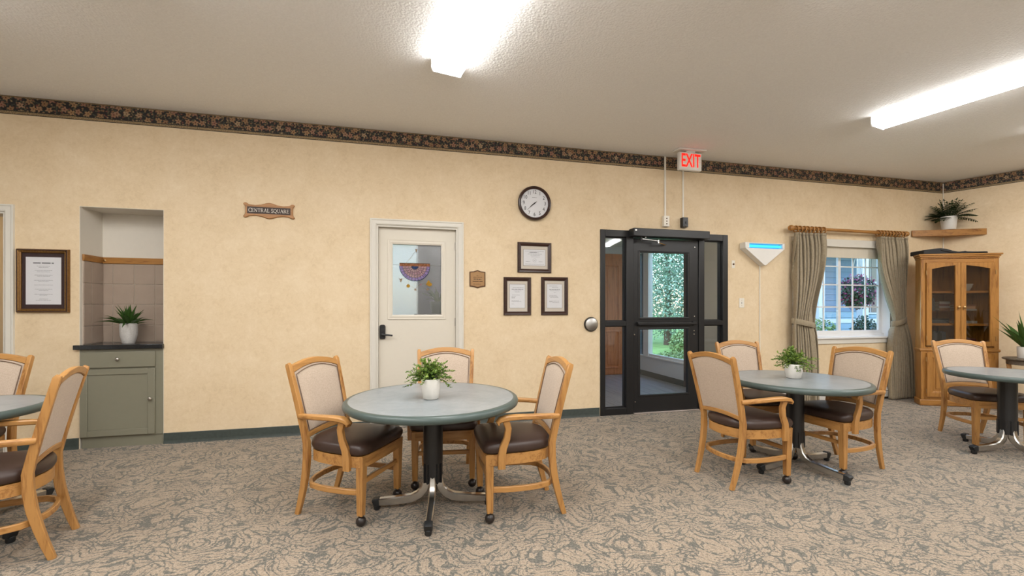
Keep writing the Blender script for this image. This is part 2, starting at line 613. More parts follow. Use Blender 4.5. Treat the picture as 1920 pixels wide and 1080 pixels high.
M['hedge'] = make_leafmat('hedge_leaves', (0.10, 0.18, 0.05), (0.22, 0.34, 0.11), (0.42, 0.54, 0.24), 0.6)
M['darkhedge'] = make_leafmat('conifer_leaves', (0.02, 0.05, 0.035), (0.04, 0.09, 0.06), (0.08, 0.15, 0.10), 0.6)
M['petal'] = make_leafmat('magenta_petals', (0.16, 0.012, 0.07), (0.30, 0.035, 0.15), (0.45, 0.12, 0.26), 0.6)
M['bark'] = plain('bark', (0.10, 0.07, 0.05), 0.9, var=0.4, scale=30, stretch=(1, 1, 0.2))
M['grass'] = make_grass()
M['plank'] = wood('grey_floor_plank', (0.27, 0.275, 0.29), (0.17, 0.172, 0.18), 0.35, axis='y', scale=0.5)
M['vestwall'] = plain('vestibule_pale_paint', (0.60, 0.62, 0.66), 0.6, var=0.02)
M['vestbeige'] = plain('vestibule_beige_paint', (0.52, 0.46, 0.375), 0.6, var=0.05, scale=5)
M['vestceil'] = plain('vestibule_ceiling_paint', (0.60, 0.60, 0.58), 0.8, var=0.02)
M['bluegrey'] = plain('blue_grey_siding', (0.12, 0.20, 0.31), 0.7, var=0.06)
M['paleblue'] = plain('pale_blue_siding', (0.20, 0.33, 0.43), 0.7, var=0.05)
M['darkpane'] = plain('dark_far_pane', (0.05, 0.07, 0.10), 0.12)
M['whitepost'] = plain('white_post_paint', (0.44, 0.49, 0.54), 0.6, var=0.02)
M['bronze'] = plain('bronze_plaque', (0.34, 0.195, 0.085), 0.35, 0.5, var=0.12, scale=60)
M['bronzedark'] = plain('dark_bronze', (0.10, 0.045, 0.018), 0.4, 0.4)
M['signwood'] = wood('carved_sign_wood', (0.42, 0.205, 0.075), (0.27, 0.115, 0.035), 0.45, axis='x')
M['signfield'] = plain('dark_brown_field', (0.034, 0.017, 0.012), 0.5)
M['letter'] = plain('cream_lettering', (0.80, 0.75, 0.66), 0.5)
M['cordwhite'] = plain('cream_wire_cover', (0.80, 0.755, 0.66), 0.4)
M['side'] = wood('weathered_dark_wood', (0.13, 0.10, 0.07), (0.055, 0.042, 0.03), 0.6, axis='x')
M['blackcloth'] = plain('black_nylon', (0.012, 0.012, 0.013), 0.6, var=0.2, bump=0.2, bscale=300)
M['lens'] = emit('lit_acrylic_lens', (1.0, 0.985, 0.96), LAMP * 0.78)
M['lens_top'] = emit('lit_acrylic_lens_edge', (1.0, 0.985, 0.96), LAMP * 0.15)
M['lens_side'] = emit('lit_acrylic_lens_side', (1.0, 0.985, 0.96), LAMP * 0.74)
M['endcap'] = plain('white_acrylic_cap', (0.85, 0.85, 0.85), 0.4, Emission_Color=(1, 1, 1, 1), Emission_Strength=0.02)
M['exitred'] = emit('lit_red_letters', (1.0, 0.02, 0.012), 0.27)
M['uv'] = emit('lit_blue_tube', (0.05, 0.45, 0.85), 0.36)
M['uvtray'] = plain('pale_blue_reflector', (0.25, 0.62, 0.80), 0.3)

# ------------------------------------------------------------------ room shell
# ground plan of the room (seen from above)
P_bl = wp(UL, 0, 0)
P_c = CORNER
P_r = CORNER + RD * 11.5
P_rl = P_bl + WN * 8.6
plan = [P_rl, P_r, P_c - WN * 0.158, P_bl - WN * 0.158]


def slab(name, pts, z0, z1, mat):
    return MB().prism([(p.x, p.y) for p in pts], z0, z1).build(name, mat)


fl_pts = [P_rl + Vector((-.3, -.3, 0)), P_r + Vector((.4, -.4, 0)), P_c + WD * 0.02, P_bl]
struct(slab('floor', plan, -0.12, 0.0, M['carpet']), 'beige and grey-green leaf-patterned carpet floor')
struct(slab('ceiling', [P_rl + Vector((-.3, -.3, 0)), P_r + Vector((.4, -.4, 0)), P_c + (WD - WN) * 0.3, P_bl - WN * 0.25], CEIL, CEIL + 0.12, M['ceil']),
       'off-white rough textured ceiling')

# back wall with its openings: (u0, u1, z0, z1)
THK = 0.16
holes = [(-2.15, -1.232, 0, 2.196), (-0.68, 0.0, 0, 2.278), (1.982, 2.859, 0, 2.225), (4.602, 6.43, 0, 2.288), (7.56, 9.26, 0.885, 2.215)]
wb = MB()
us = sorted({UL, UC + 0.16} | {h[0] for h in holes} | {h[1] for h in holes})
for a, b in zip(us, us[1:]):
    hs = [h for h in holes if h[0] <= a + 1e-6 and h[1] >= b - 1e-6]
    if not hs:
        wb.box(a, b, 0, THK, 0, CEIL)
    else:
        h = hs[0]
        if h[2] > 0:
            wb.box(a, b, 0, THK, 0, h[2])
        wb.box(a, b, 0, THK, h[3], CEIL)
struct(wb.build('wall_back', M['wall'], loc=WO, rz=WA), 'cream mottled wallpaper wall with doors and window')
struct(MB().box(0, 11.6, 0, 0.16, 0, CEIL).build('wall_right', M['wall'], loc=P_c, rz=RA), 'cream mottled wallpaper wall beyond the corner cabinet')
d = P_rl - P_bl
struct(MB().box(0, d.length, -0.16, 0, 0, CEIL).build('wall_left', M['plainwhite'], loc=P_bl, rz=math.atan2(d.y, d.x)))
d = P_r - P_rl
struct(MB().box(0, d.length, -0.16, 0, 0, CEIL).build('wall_rear', M['plainwhite'], loc=P_rl, rz=math.atan2(d.y, d.x)))

# wallpaper border under the ceiling
struct(MB().box(UL, UC, -0.003, 0.0, 3.085, CEIL - 0.001).build('trim_1', M['border'], loc=WO, rz=WA), 'dark floral wallpaper border along the long wall')
struct(MB().box(0, 11.4, -0.003, 0.0, 3.085, CEIL - 0.001).build('trim_2', M['border'], loc=P_c, rz=RA), 'dark floral wallpaper border on the right wall')

# dark green cove baseboard
cove = [(0.0, 0.0), (-0.013, 0.0), (-0.009, 0.012), (-0.006, 0.03), (-0.005, 0.10), (-0.003, 0.104), (0.0, 0.104)]
for a, b in ((UL, -2.22), (-1.162, -0.684), (0.0, 1.916), (2.925, 4.594), (6.431, 7.02), (9.66, UC)):
    struct(MB().prism([(p[0], p[1]) for p in cove], a, b, 'yz').build('baseboard_back', M['cove'], loc=WO, rz=WA), 'dark green rubber baseboard')
struct(MB().prism(cove, 0.01, 11.4, 'yz').build('baseboard_right', M['cove'], loc=P_c, rz=RA), 'dark green rubber baseboard on the right wall')
# slim corner bead where the walls meet
struct(MB().lathe([(0.006, 0.11), (0.006, 3.23)], 8).build('trim_3', M['cordwhite'], loc=P_c + WN * 0.008 + RN * 0.012 * 0 - WD * 0.008), 'thin pale corner bead')


def wall_thing(name, label, cat, u, z, d=0.0, **k):
    return thing(name, label, cat, wp(u, d, z), WA, **k)


# ------------------------------------------------------------------ left doorway and the room behind it
dr = struct(thing('door_1', None, None, WO, WA), 'open doorway with cream casing at the left edge')
def casing(parent, u0, u1, z1, w=0.066, t=0.022, depth=THK, mat='casing'):
    """mitred door casing round an opening u0..u1, up to z1, with jambs through the wall"""
    prof = [(0, 0), (0, -t * 0.7), (0.012, -t), (w - 0.02, -t * 0.75), (w - 0.012, -t), (w, -t * 0.9), (w, 0)]
    for s, uu, nm in ((-1, u0, 'casing'), (1, u1, 'casing')):
        vs = []
        for o, dd in prof:
            vs.append((uu + s * o, dd, 0.0))
        for o, dd in prof:
            vs.append((uu + s * o, dd, z1 + o))
        n = len(prof)
        fs = [(i, (i + 1) % n, n + (i + 1) % n, n + i) for i in range(n)] + [tuple(range(n)), tuple(range(n, 2 * n))]
        MB().add(vs, fs).build(nm, M[mat], parent)
    vs = [(u0 - o, dd, z1 + o) for o, dd in prof] + [(u1 + o, dd, z1 + o) for o, dd in prof]
    n = len(prof)
    MB().add(vs, [(i, (i + 1) % n, n + (i + 1) % n, n + i) for i in range(n)]).build('head_casing', M[mat], parent)
    MB().box(u0, u0 + 0.018, -0.004, depth + 0.004, 0, z1).build('jamb', M[mat], parent)
    MB().box(u1 - 0.018, u1, -0.004, depth + 0.004, 0, z1).build('jamb', M[mat], parent)
    MB().box(u0 + 0.018, u1 - 0.018, -0.004, depth + 0.004, z1 - 0.018, z1).build('head_jamb', M[mat], parent)
casing(dr, -2.15, -1.232, 2.196)

M['warmwall'] = plain('warm_side_room_paint', (0.82, 0.66, 0.44), 0.6, var=0.03)
M['sideroom_tile'] = plain('pale_pink_panel', (0.78, 0.70, 0.65), 0.4, var=0.03)
sr = MB()
sr.box(-3.6, -0.75, 1.9, 2.0, 0, 2.6)
sr.box(-3.7, -3.6, THK, 2.0, 0, 2.6)
sr.box(-0.75, -0.72, THK, 2.0, 0, 2.6)
struct(sr.build('wall_side_room', M['warmwall'], loc=WO, rz=WA), 'warm cream walls of the room beyond the left doorway')
struct(MB().box(-3.7, -0.72, THK, 2.0, -0.1, 0).build('floor_side_room', M['carpet'], loc=WO, rz=WA))
struct(MB().box(-3.7, -0.72, THK, 2.0, 2.6, 2.7).build('ceiling_side_room', M['vestceil'], loc=WO, rz=WA))
lp = thing('ceiling_lamp', 'round white ceiling lamp in the room beyond the left doorway', 'lamp', wp(-2.3, -1.0, 2.6), WA)
MB().lathe([(0.16, 0.0), (0.165, -0.02), (0.15, -0.03)], 24).build('base', M['white'], lp, 40)
MB().lathe([(0.145, -0.03), (0.14, -0.06), (0.10, -0.09), (0.0, -0.10)], 24).build('globe', emit('warm_globe', (1.0, 0.86, 0.66), 5.0), lp, 60)
cb = thing('wall_cupboard', 'pale cupboard with a wooden edge strip seen through the left doorway', 'cupboard', wp(-1.62, -1.72, 0), WA)
MB().box(-0.55, 0.55, -0.16, 0.16, 1.32, 1.86).build('door', M['sideroom_tile'], cb, bevel=0.004)
MB().box(0.55, 0.575, -0.18, 0.16, 1.10, 1.98).build('edge_strip', M['oak'], cb, bevel=0.003)
ct = thing('side_counter', 'beige counter unit seen through the left doorway', 'counter', wp(-1.62, -1.62, 0), WA)
MB().box(-0.6, 0.6, -0.24, 0.24, 0.0, 0.98).build('body', plain('beige_counter_front', (0.55, 0.44, 0.32), 0.5), ct, bevel=0.004)
MB().box(-0.62, 0.62, -0.26, 0.24, 0.98, 1.02).build('worktop', M['sideroom_tile'], ct, bevel=0.004)

# ------------------------------------------------------------------ niche with tiles
ND = 0.31
nb = MB()
nb.box(-0.72, -0.68, THK, ND + 0.04, 0, 2.32)
nb.box(0.0, 0.04, THK, ND + 0.04, 0, 2.32)
nb.box(-0.68, 0.0, ND, ND + 0.04, 0, 2.32)
nb.box(-0.72, 0.04, THK, ND + 0.04, 2.278, 2.32)
# painted lining over the wall's thickness
nb.box(-0.68, -0.676, 0.001, ND, 0, 2.278)
nb.box(-0.004, 0.0, 0.001, ND, 0, 2.278)
nb.box(-0.676, -0.004, 0.001, ND, 2.274, 2.278)
niche = struct(nb.build('wall_niche', M['niche'], loc=WO, rz=WA), 'shallow niche with white walls and a taupe tile backsplash')
MB().box(-0.676, -0.004, ND - 0.006, ND, 0.975, 1.77).build('grout_bed', M['grout'], niche)
MB().box(-0.676, -0.670, 0.03, ND - 0.006, 0.975, 1.77).build('grout_bed', M['grout'], niche)
MB().box(-0.010, -0.004, 0.03, ND - 0.006, 0.975, 1.77).build('grout_bed', M['grout'], niche)
rows = [0.978, 1.147, 1.357, 1.562, 1.768]
colsb = [-0.670, -0.583, -0.400, -0.217, -0.036, -0.010]
g = 0.003
for i in range(4):
    for a, b in zip(colsb, colsb[1:]):
        MB().box(a + g, b - g, ND - 0.012, ND - 0.005, rows[i] + g, rows[i + 1] - g).build('tile', M['tile'], niche, bevel=0.002)
    for a, b in ((0.032, 0.135), (0.135, ND - 0.012)):
        MB().box(-0.671, -0.664, a + g, b - g, rows[i] + g, rows[i + 1] - g).build('tile', M['tile'], niche, bevel=0.002)
        MB().box(-0.016, -0.009, a + g, b - g, rows[i] + g, rows[i + 1] - g).build('tile', M['tile'], niche, bevel=0.002)
MB().box(-0.676, -0.004, ND - 0.020, ND, 1.770, 1.832).build('wood_strip', M['oak_x'], niche, bevel=0.004)
MB().box(-0.676, -0.658, 0.026, ND - 0.020, 1.770, 1.832).build('wood_strip', wood('oak_depth', (0.385, 0.178, 0.043), (0.22, 0.086, 0.017), 0.35, axis='y'), niche, bevel=0.004)
MB().lathe([(0.012, 0.0), (0.012, -0.006), (0.006, -0.010), (0, -0.011)], 12, (-0.645, ND - 0.020, 1.80), 'y').build('screw_cap', M['brass'], niche, 40)

# niche cabinet, its worktop and the plant
cab = wall_thing('base_cabinet', 'sage green base cabinet with a drawer and a door, built into the wall niche', 'cabinet', -0.34, 0)
hw = 0.335
MB().box(-hw, hw, -0.004, 0.285, 0.10, 0.930).build('body', M['sage'], cab, bevel=0.002)
MB().box(-hw + 0.01, hw, 0.006, 0.154, 0.0, 0.10).build('toe_kick', M['sage'], cab)
dw = MB().box(-0.325, 0.275, -0.022, -0.004, 0.758, 0.905).build('drawer', M['sage'], cab, bevel=0.003)
def knob(parent, x, y, z, r=0.017, mat='nickel'):
    return MB().lathe([(r * .45, 0), (r * .4, -r * .7), (r * .95, -r * 1.0), (r, -r * 1.4), (r * .7, -r * 1.8), (0, -r * 1.9)], 16, (x, y, z), 'y').build('knob', M[mat], parent, 50)
knob(dw, -0.02, -0.022, 0.838)
dd = MB().box(-0.268, 0.218, -0.016, -0.006, 0.168, 0.690).build('door', M['sage'], cab, bevel=0.002)
for a in ((-0.325, -0.268, 0.110, 0.742), (0.218, 0.275, 0.110, 0.742)):
    MB().box(a[0], a[1], -0.024, -0.004, a[2], a[3]).build('stile', M['sage'], dd, bevel=0.003)
for a in ((-0.268, 0.218, 0.110, 0.168), (-0.268, 0.218, 0.690, 0.742)):
    MB().box(a[0], a[1], -0.024, -0.004, a[2], a[3]).build('rail', M['sage'], dd, bevel=0.003)
knob(dd, 0.244, -0.024, 0.452)
top = wall_thing('countertop', 'black speckled stone countertop on the sage niche cabinet', 'countertop', -0.34, 0.932)
MB().prism([(-0.372, -0.035), (0.345, -0.035), (0.345, -0.003), (0.325, -0.003), (0.325, 0.295), (-0.322, 0.295), (-0.322, -0.003), (-0.372, -0.003)], 0.0, 0.043).build('slab', M['granite'], top, bevel=0.004)
# ------------------------------------------------------------------ cream door with a glazed panel, and the room behind it
dr = struct(thing('door_2', None, None, WO, WA), 'cream door with a glazed upper panel in a cream frame')
casing(dr, 1.982, 2.859, 2.225, 0.066)
leaf = MB()
gu0, gu1, gz0, gz1 = 2.137, 2.690, 1.236, 2.040
a0, a1 = 2.002, 2.839
y0, y1 = 0.050, 0.092
leaf.box(a0, gu0, y0, y1, 0.008, 2.205)
leaf.box(gu1, a1, y0, y1, 0.008, 2.205)
leaf.box(gu0, gu1, y0, y1, 0.008, gz0)
leaf.box(gu0, gu1, y0, y1, gz1, 2.205)
lf = leaf.build('door_leaf', M['doorpaint'], dr)
def ring_frame(x0, x1, z0, z1, prof, name, mat, parent, y=0.0):
    """mitred rectangular moulding; prof = (outward offset, depth y) pairs round the opening x0..x1, z0..z1"""
    mb = MB()
    n = len(prof)
    vs = []
    for o, dd in prof:
        vs += [(x0 - o, y + dd, z0 - o), (x1 + o, y + dd, z0 - o), (x1 + o, y + dd, z1 + o), (x0 - o, y + dd, z1 + o)]
    fs = []
    for i in range(n):
        j = (i + 1) % n
        for k in range(4):
            k2 = (k + 1) % 4
            fs.append((i * 4 + k, i * 4 + k2, j * 4 + k2, j * 4 + k))
    mb.add(vs, fs)
    return mb.build(name, mat, parent)
ring_frame(gu0 + 0.012, gu1 - 0.012, gz0 + 0.012, gz1 - 0.012, [(0, 0.02), (0, -0.008), (0.018, -0.014), (0.038, -0.010), (0.050, -0.012), (0.052, 0.0)], 'glazing_frame', M['doorpaint'], lf, y0)
t = NT('textured_privacy_glass')
gn = t.noise(t.coords(), 85.0, 2.0, 0.5).outputs[0]
rf = t.n('BsdfRefraction', {'Color': lin((0.96, 0.97, 1.0)), 'Roughness': 0.10, 'IOR': 1.06, 'Normal': t.bump(gn, 0.35, 0.006)})
gl = t.n('BsdfGlossy', {'Color': (1, 1, 1, 1), 'Roughness': 0.2, 'Normal': t.bump(gn, 0.4, 0.006)})
mx = t.n('MixShader', {0: 0.09, 1: rf.outputs[0], 2: gl.outputs[0]})
t.t.links.new(mx.outputs[0], t.out.inputs['Surface'])
M['privacy'] = t.m
for a, b, c, e in ((gu0 + .01, 2.408, gz0 + .01, 1.800), (2.412, gu1 - .01, gz0 + .01, 1.800), (gu0 + .01, 2.408, 1.804, gz1 - .01), (2.412, gu1 - .01, 1.804, gz1 - .01)):
    MB().box(a, b, y0 + 0.018, y0 + 0.022, c, e).build('pane', M['privacy'], lf)
MB().box(2.4085, 2.4115, y0 + 0.015, y0 + 0.024, gz0 + .01, gz1 - .01).build('lead_line', M['inkpale'], lf)
MB().box(gu0 + .01, gu1 - .01, y0 + 0.016, y0 + 0.024, 1.8005, 1.8035).build('lead_line', M['inkpale'], lf)
# keypad lever lock
lk = MB().prism([(-0.030 * c, -0.078 * s) for c, s in ((1, .8), (.8, 1), (-.8, 1), (-1, .8), (-1, -.75), (-.85, -.93), (-.4, -1.0), (.4, -1.0), (.85, -.93), (1, -.75))], -0.026, 0.0, 'xz').build('lever_lock', M['black'], lf, bevel=0.004, loc=(2.043, y0, 1.062))
MB().box(-0.020, 0.020, -0.032, -0.024, 0.012, 0.034).build('keypad', M['blackrub'], lk, bevel=0.002)
MB().lathe([(0.019, -0.02), (0.018, -0.05), (0.012, -0.055), (0, -0.056)], 16, (0.004, 0, -0.032), 'y').build('rose', M['black'], lk, 40)
MB().sweep([(0.004, -0.05, -0.032), (0.05, -0.055, -0.033), (0.09, -0.054, -0.038), (0.105, -0.050, -0.040)], rect(0.006, 0.009, 0.003), (0, 1, 0)).build('lever', M['black'], lk, 50)
for zz in (0.25, 1.12, 1.98):
    MB().lathe([(0.008, zz), (0.008, zz + 0.09)], 10, (2.838, y0 - 0.004, 0)).build('hinge', M['nickel'], lf, 40)

sb = MB()
sb.box(1.3, 1.36, THK, 2.3, 0, 2.7)
sb.box(3.4, 3.46, THK, 2.3, 0, 2.7)
sb.box(2.47, 3.4, 2.2, 2.3, 0, 2.7)
sb.box(1.36, 2.47, 2.2, 2.3, 0, 0.75)
sb.box(1.36, 2.47, 2.2, 2.3, 2.35, 2.7)
struct(sb.build('wall_sun_room', M['vestwall'], loc=WO, rz=WA), 'pale walls of the room behind the cream door')
struct(MB().box(1.3, 3.46, THK, 2.3, -0.1, 0).build('floor_sun_room', M['vestbeige'], loc=WO, rz=WA))
struct(MB().box(1.3, 3.46, THK, 2.3, 2.7, 2.78).build('ceiling_sun_room', M['vestceil'], loc=WO, rz=WA))
t = NT('daylight_dimming_film')  # film added over this window to dim and warm the daylight
d1 = t.n('BsdfTranslucent', {'Color': (0.66, 0.60, 0.56, 1)})
d2 = t.n('BsdfTransparent', {'Color': (0.40, 0.37, 0.345, 1)})
mx = t.n('MixShader', {0: 0.45, 1: d1.outputs[0], 2: d2.outputs[0]})
t.t.links.new(mx.outputs[0], t.out.inputs['Surface'])
wf = struct(MB().box(1.36, 2.47, 2.24, 2.25, 0.75, 2.35).build('window_2', t.m, loc=WO, rz=WA), 'window with an added light-dimming film in the room behind the cream door')
MB().box(1.70, 1.74, 2.21, 2.27, 0.75, 2.35).build('mullion', M['vinylwin'], wf)
MB().box(1.36, 2.47, 2.21, 2.27, 0.75, 0.80).build('bottom_rail', M['vinylwin'], wf)
# desk and plant dimly seen through the glass
dk = thing('desk', 'rounded grey-topped desk blurred behind the door glass', 'desk', wp(2.78, -1.25, 0), WA)
MB().lathe([(0.0, 1.19), (0.38, 1.19), (0.395, 1.215), (0.38, 1.24), (0, 1.24)], 32).build('desktop', M['white'], dk, 40)
MB().lathe([(0.33, 1.242), (0.0, 1.244)], 32).build('inlay', M['rim'], dk)
for k in range(4):
    a = k * math.pi / 2 + .5
    MB().lathe([(0.02, 0), (0.025, 1.19)], 8, (.3 * math.cos(a), .3 * math.sin(a), 0)).build('leg', M['steel'], dk, 40)


def leaf_strip(mb, base, direc, length, width, droop=0.5, seg=5, fold=0.25, twist=0.0, taper=1.0, mi=0):
    """one arched blade leaf growing from base towards direc"""
    d = Vector(direc).normalized()
    p = Vector(base)
    side = d.cross(Vector((0, 0, 1)))
    if side.length < 1e-3:
        side = Vector((1, 0, 0))
    side.normalize()
    side = Matrix.Rotation(twist, 3, d) @ side
    vs, fs = [], []
    for i in range(seg + 1):
        s = i / seg
        w = width * (math.sin(math.pi * min(1, (s * 0.82 + 0.16))) ** 0.8) * (1 - s ** 3 * taper)
        up = side.cross(d).normalized()
        vs += [p - side * w / 2 + up * w * fold, p, p + side * w / 2 + up * w * fold]
        d = (d + Vector((0, 0, -1)) * droop / seg).normalized()
        p = p + d * (length / seg)
    for i in range(seg):
        a = i * 3
        fs += [(a, a + 1, a + 4, a + 3), (a + 1, a + 2, a + 5, a + 4)]
    mb.add(vs, fs, mi)


def pot_mesh(parent, prof, mat, soil_r, soil_z, n=32, name='pot'):
    MB().lathe(prof, n).build(name, mat, parent, 45)
    MB().lathe([(soil_r, soil_z - 0.006), (soil_r * .6, soil_z + 0.004), (0, soil_z + 0.008)], 20).build('soil', M['soil'], parent, 60)


def cup(rb, rt, h, t=0.006, belly=0.0):
    rm = (rb + rt) / 2 + belly
    return [(0.0, 0.0), (rb * .85, 0.0), (rb, 0.006), (rm, h * .5), (rt, h - 0.004), (rt - t * .5, h), (rt - t, h - 0.004), (rm - t, h * .5), (rb - t, 0.02), (0, 0.018)]


pl = thing('potted_plant', 'green potted houseplant blurred behind the door glass', 'plant', wp(2.72, -1.20, 1.2445), WA)
pot_mesh(pl, cup(0.09, 0.11, 0.17), plain('green_glazed_pot', (0.10, 0.19, 0.10), 0.3), 0.10, 0.15)
r2 = random.Random(3)
for k in range(16):
    mb = MB()
    a = r2.uniform(0, 6.28)
    leaf_strip(mb, (0.02 * math.cos(a), 0.02 * math.sin(a), 0.15), (math.cos(a) * .7, math.sin(a) * .7, r2.uniform(.6, 1.6)), r2.uniform(.25, .42), 0.035, r2.uniform(.5, 1.3), 6)
    mb.build('leaf', M['hedge'], pl)

# stained-glass sun catcher hung on the door glass
sc = thing('sun_catcher', 'half-round purple stained-glass sun catcher hanging on the cream door', 'sun catcher', wp(2.388, -0.045, 1.790), WA)
def stained(name, c):
    tt = NT(name)
    vv = tt.noise(tt.coords(), 60.0, 3.0).outputs[0]
    cc = tt.ramp(vv, [(0.35, [x * .55 for x in c]), (0.65, c)])
    b = tt.surf(cc, 0.15)
    tl = tt.n('BsdfTranslucent', {'Color': cc})
    m = tt.n('MixShader', {0: 0.55, 1: b.outputs[0], 2: tl.outputs[0]})
    tt.t.links.new(m.outputs[0], tt.out.inputs['Surface'])
    return tt.m
SG = [stained('blue_stained_glass', (0.06, 0.11, 0.30)), stained('rose_stained_glass', (0.80, 0.50, 0.58)), stained('pink_stained_glass', (0.85, 0.58, 0.60)),
      stained('violet_stained_glass', (0.58, 0.44, 0.82)), stained('amber_stained_glass', (0.62, 0.26, 0.12))]
def arc_tile(mb, r0, r1, t0, t1, n=3, mi=0, y0=-0.0015, y1=0.0015):
    pts = [(r0 * math.cos(t0 + (t1 - t0) * i / n), -r0 * math.sin(t0 + (t1 - t0) * i / n)) for i in range(n + 1)]
    pts += [(r1 * math.cos(t1 + (t0 - t1) * i / n), -r1 * math.sin(t1 + (t0 - t1) * i / n)) for i in range(n + 1)]
    mb.prism(pts, y0, y1, 'xz', mi)
R0 = 0.165
for rr in (0.038, 0.0695, 0.0995, 0.1295):
    MB().tube([(-rr * math.cos(math.pi * k / 24), 0, -rr * math.sin(math.pi * k / 24)) for k in range(25)], 0.0022, 5).build('lead_came', M['signfield'], sc, 60)
spk = MB()
for ra, rb, n in ((0.038, 0.0695, 8), (0.0695, 0.0995, 10), (0.0995, 0.1295, 12), (0.1295, 0.163, 14)):
    for k in range(n + 1):
        a = math.pi * k / n
        spk.tube([(ra * math.cos(a), 0, -ra * math.sin(a)), (rb * math.cos(a), 0, -rb * math.sin(a))], 0.0020, 5)
spk.build('lead_spokes', M['signfield'], sc, 60)
for ri, (ra, rb, n, mi) in enumerate(((0.004, 0.036, 1, 0), (0.040, 0.068, 8, 2), (0.071, 0.098, 10, 1), (0.101, 0.128, 12, 2), (0.131, 0.161, 14, 3))):
    mb = MB()
    for k in range(n):
        arc_tile(mb, ra, rb, math.pi * k / n + .003 / rb, math.pi * (k + 1) / n - .003 / rb, 3 if n > 1 else 12)
    mb.build('glass_ring', SG[mi], sc)
MB().box(-R0, R0, -0.003, 0.003, -0.002, 0.030).build('top_bar', SG[4], sc)
MB().box(-R0, R0, -0.0035, 0.0035, 0.028, 0.032).build('top_edge', M['inkdark'], sc)
MB().tube([(-R0 * math.cos(math.pi * k / 24), 0, -R0 * math.sin(math.pi * k / 24)) for k in range(25)], 0.003, 6).build('rim', SG[0], sc, 60)
MB().tube([(-0.10, 0, 0.03), (-0.05, 0, 0.085), (-0.02, 0, 0.13), (0.012, 0, 0.168)], 0.0012, 5).build('chain', M['brass'], sc)
for x, z in ((-0.07, -0.15), (0.0, -0.165)):
    MB().tube([(x, 0, z), (x, 0, z - 0.05)], 0.001, 5).build('chain', M['brass'], sc)
MB().tube([(-0.10, 0, -0.14), (-0.14, 0, -0.145)], 0.001, 5).build('chain', M['brass'], sc)
MB().tube([(-0.06, 0, -0.215), (-0.02, 0, -0.235), (0.005, 0, -0.25), (0.03, 0, -0.22), (0.07, 0, -0.20), (0.12, 0, -0.195)], 0.001, 5).build('chain', M['brass'], sc)
def charm(name, pts, mi, x, z):
    MB().prism(pts, -0.002, 0.002, 'xz').build(name, SG[mi], sc, loc=(x, 0, z))
bird = [(-.030, .030), (-.012, .008), (.004, .012), (.016, .020), (.012, .004), (.008, -.006), (.002, -.024), (-.004, -.030), (-.008, -.008)]
SG.append(stained('tan_stained_glass', (0.62, 0.42, 0.26)))
SG.append(stained('yellow_stained_glass', (0.85, 0.50, 0.06)))
charm('bird_charm', bird, 5, -0.150, -0.155)
charm('bird_charm', [(-x * .8, z * .9) for x, z in bird][::-1], 5, 0.015, 0.178)
charm('sun_charm', [((0.022 if k % 2 else .017) * math.cos(k * math.pi / 8), (0.022 if k % 2 else .017) * math.sin(k * math.pi / 8)) for k in range(16)], 6, -0.072, -0.222)
star = [((0.020 if k % 2 else .007) * math.cos(k * math.pi / 5), (0.020 if k % 2 else .007) * math.sin(k * math.pi / 5)) for k in range(10)]
charm('flower_charm', star, 5, 0.005, -0.262)
charm('flower_charm', [(x * .9, z * .9) for x, z in star], 1, 0.065, -0.205)
charm('butterfly_charm', [(-.03, .0), (-.006, .045), (.004, .05), (.022, .02), (.040, .012), (.034, -.012), (.010, -.02), (-.006, -.012)], 6, 0.150, -0.205)
charm('flower_charm', [(x * 1.2, z) for x, z in star], 5, 0.140, -0.255)

# ------------------------------------------------------------------ black storefront entry
en = struct(thing('door_3', None, None, WO, WA), 'black metal entrance with a glazed door and two sidelights')
fr = MB()
fy0, fy1 = -0.012, 0.10
def fbox(x0, x1, z0, z1, name='frame_post', y=(fy0, fy1)):
    return MB().box(x0, x1, y[0], y[1], z0, z1).build(name, M['black'], en, bevel=0.004)
fbox(4.602, 4.668, 0, 2.288)
fbox(4.952, 5.050, 0, 2.205)
fbox(5.985, 6.070, 0, 2.205)
fbox(6.352, 6.430, 0, 2.288)
fbox(4.668, 6.352, 2.205, 2.288, 'frame_head')
fbox(4.668, 4.952, 0, 0.085, 'frame_sill')
fbox(6.070, 6.352, 0, 0.085, 'frame_sill')
fbox(4.668, 4.952, 1.100, 1.160, 'frame_rail')
fbox(6.070, 6.352, 1.100, 1.160, 'frame_rail')
for a, b in ((4.668, 4.952), (6.070, 6.352)):
    for c, e in ((0.085, 1.100), (1.160, 2.205)):
        MB().box(a, b, 0.045, 0.051, c, e).build('pane', M['glass'], en)
        ring_frame(a + .012, b - .012, c + .012, e - .012, [(0, .02), (0, 0), (0.012, 0), (0.012, .02)], 'glazing_bead', M['black'], en, 0.028)
MB().box(5.05, 5.985, -0.03, 0.12, 0.0, 0.014).build('threshold', plain('aluminium_threshold', (0.55, 0.48, 0.44), 0.4, 0.7), en, bevel=0.004)
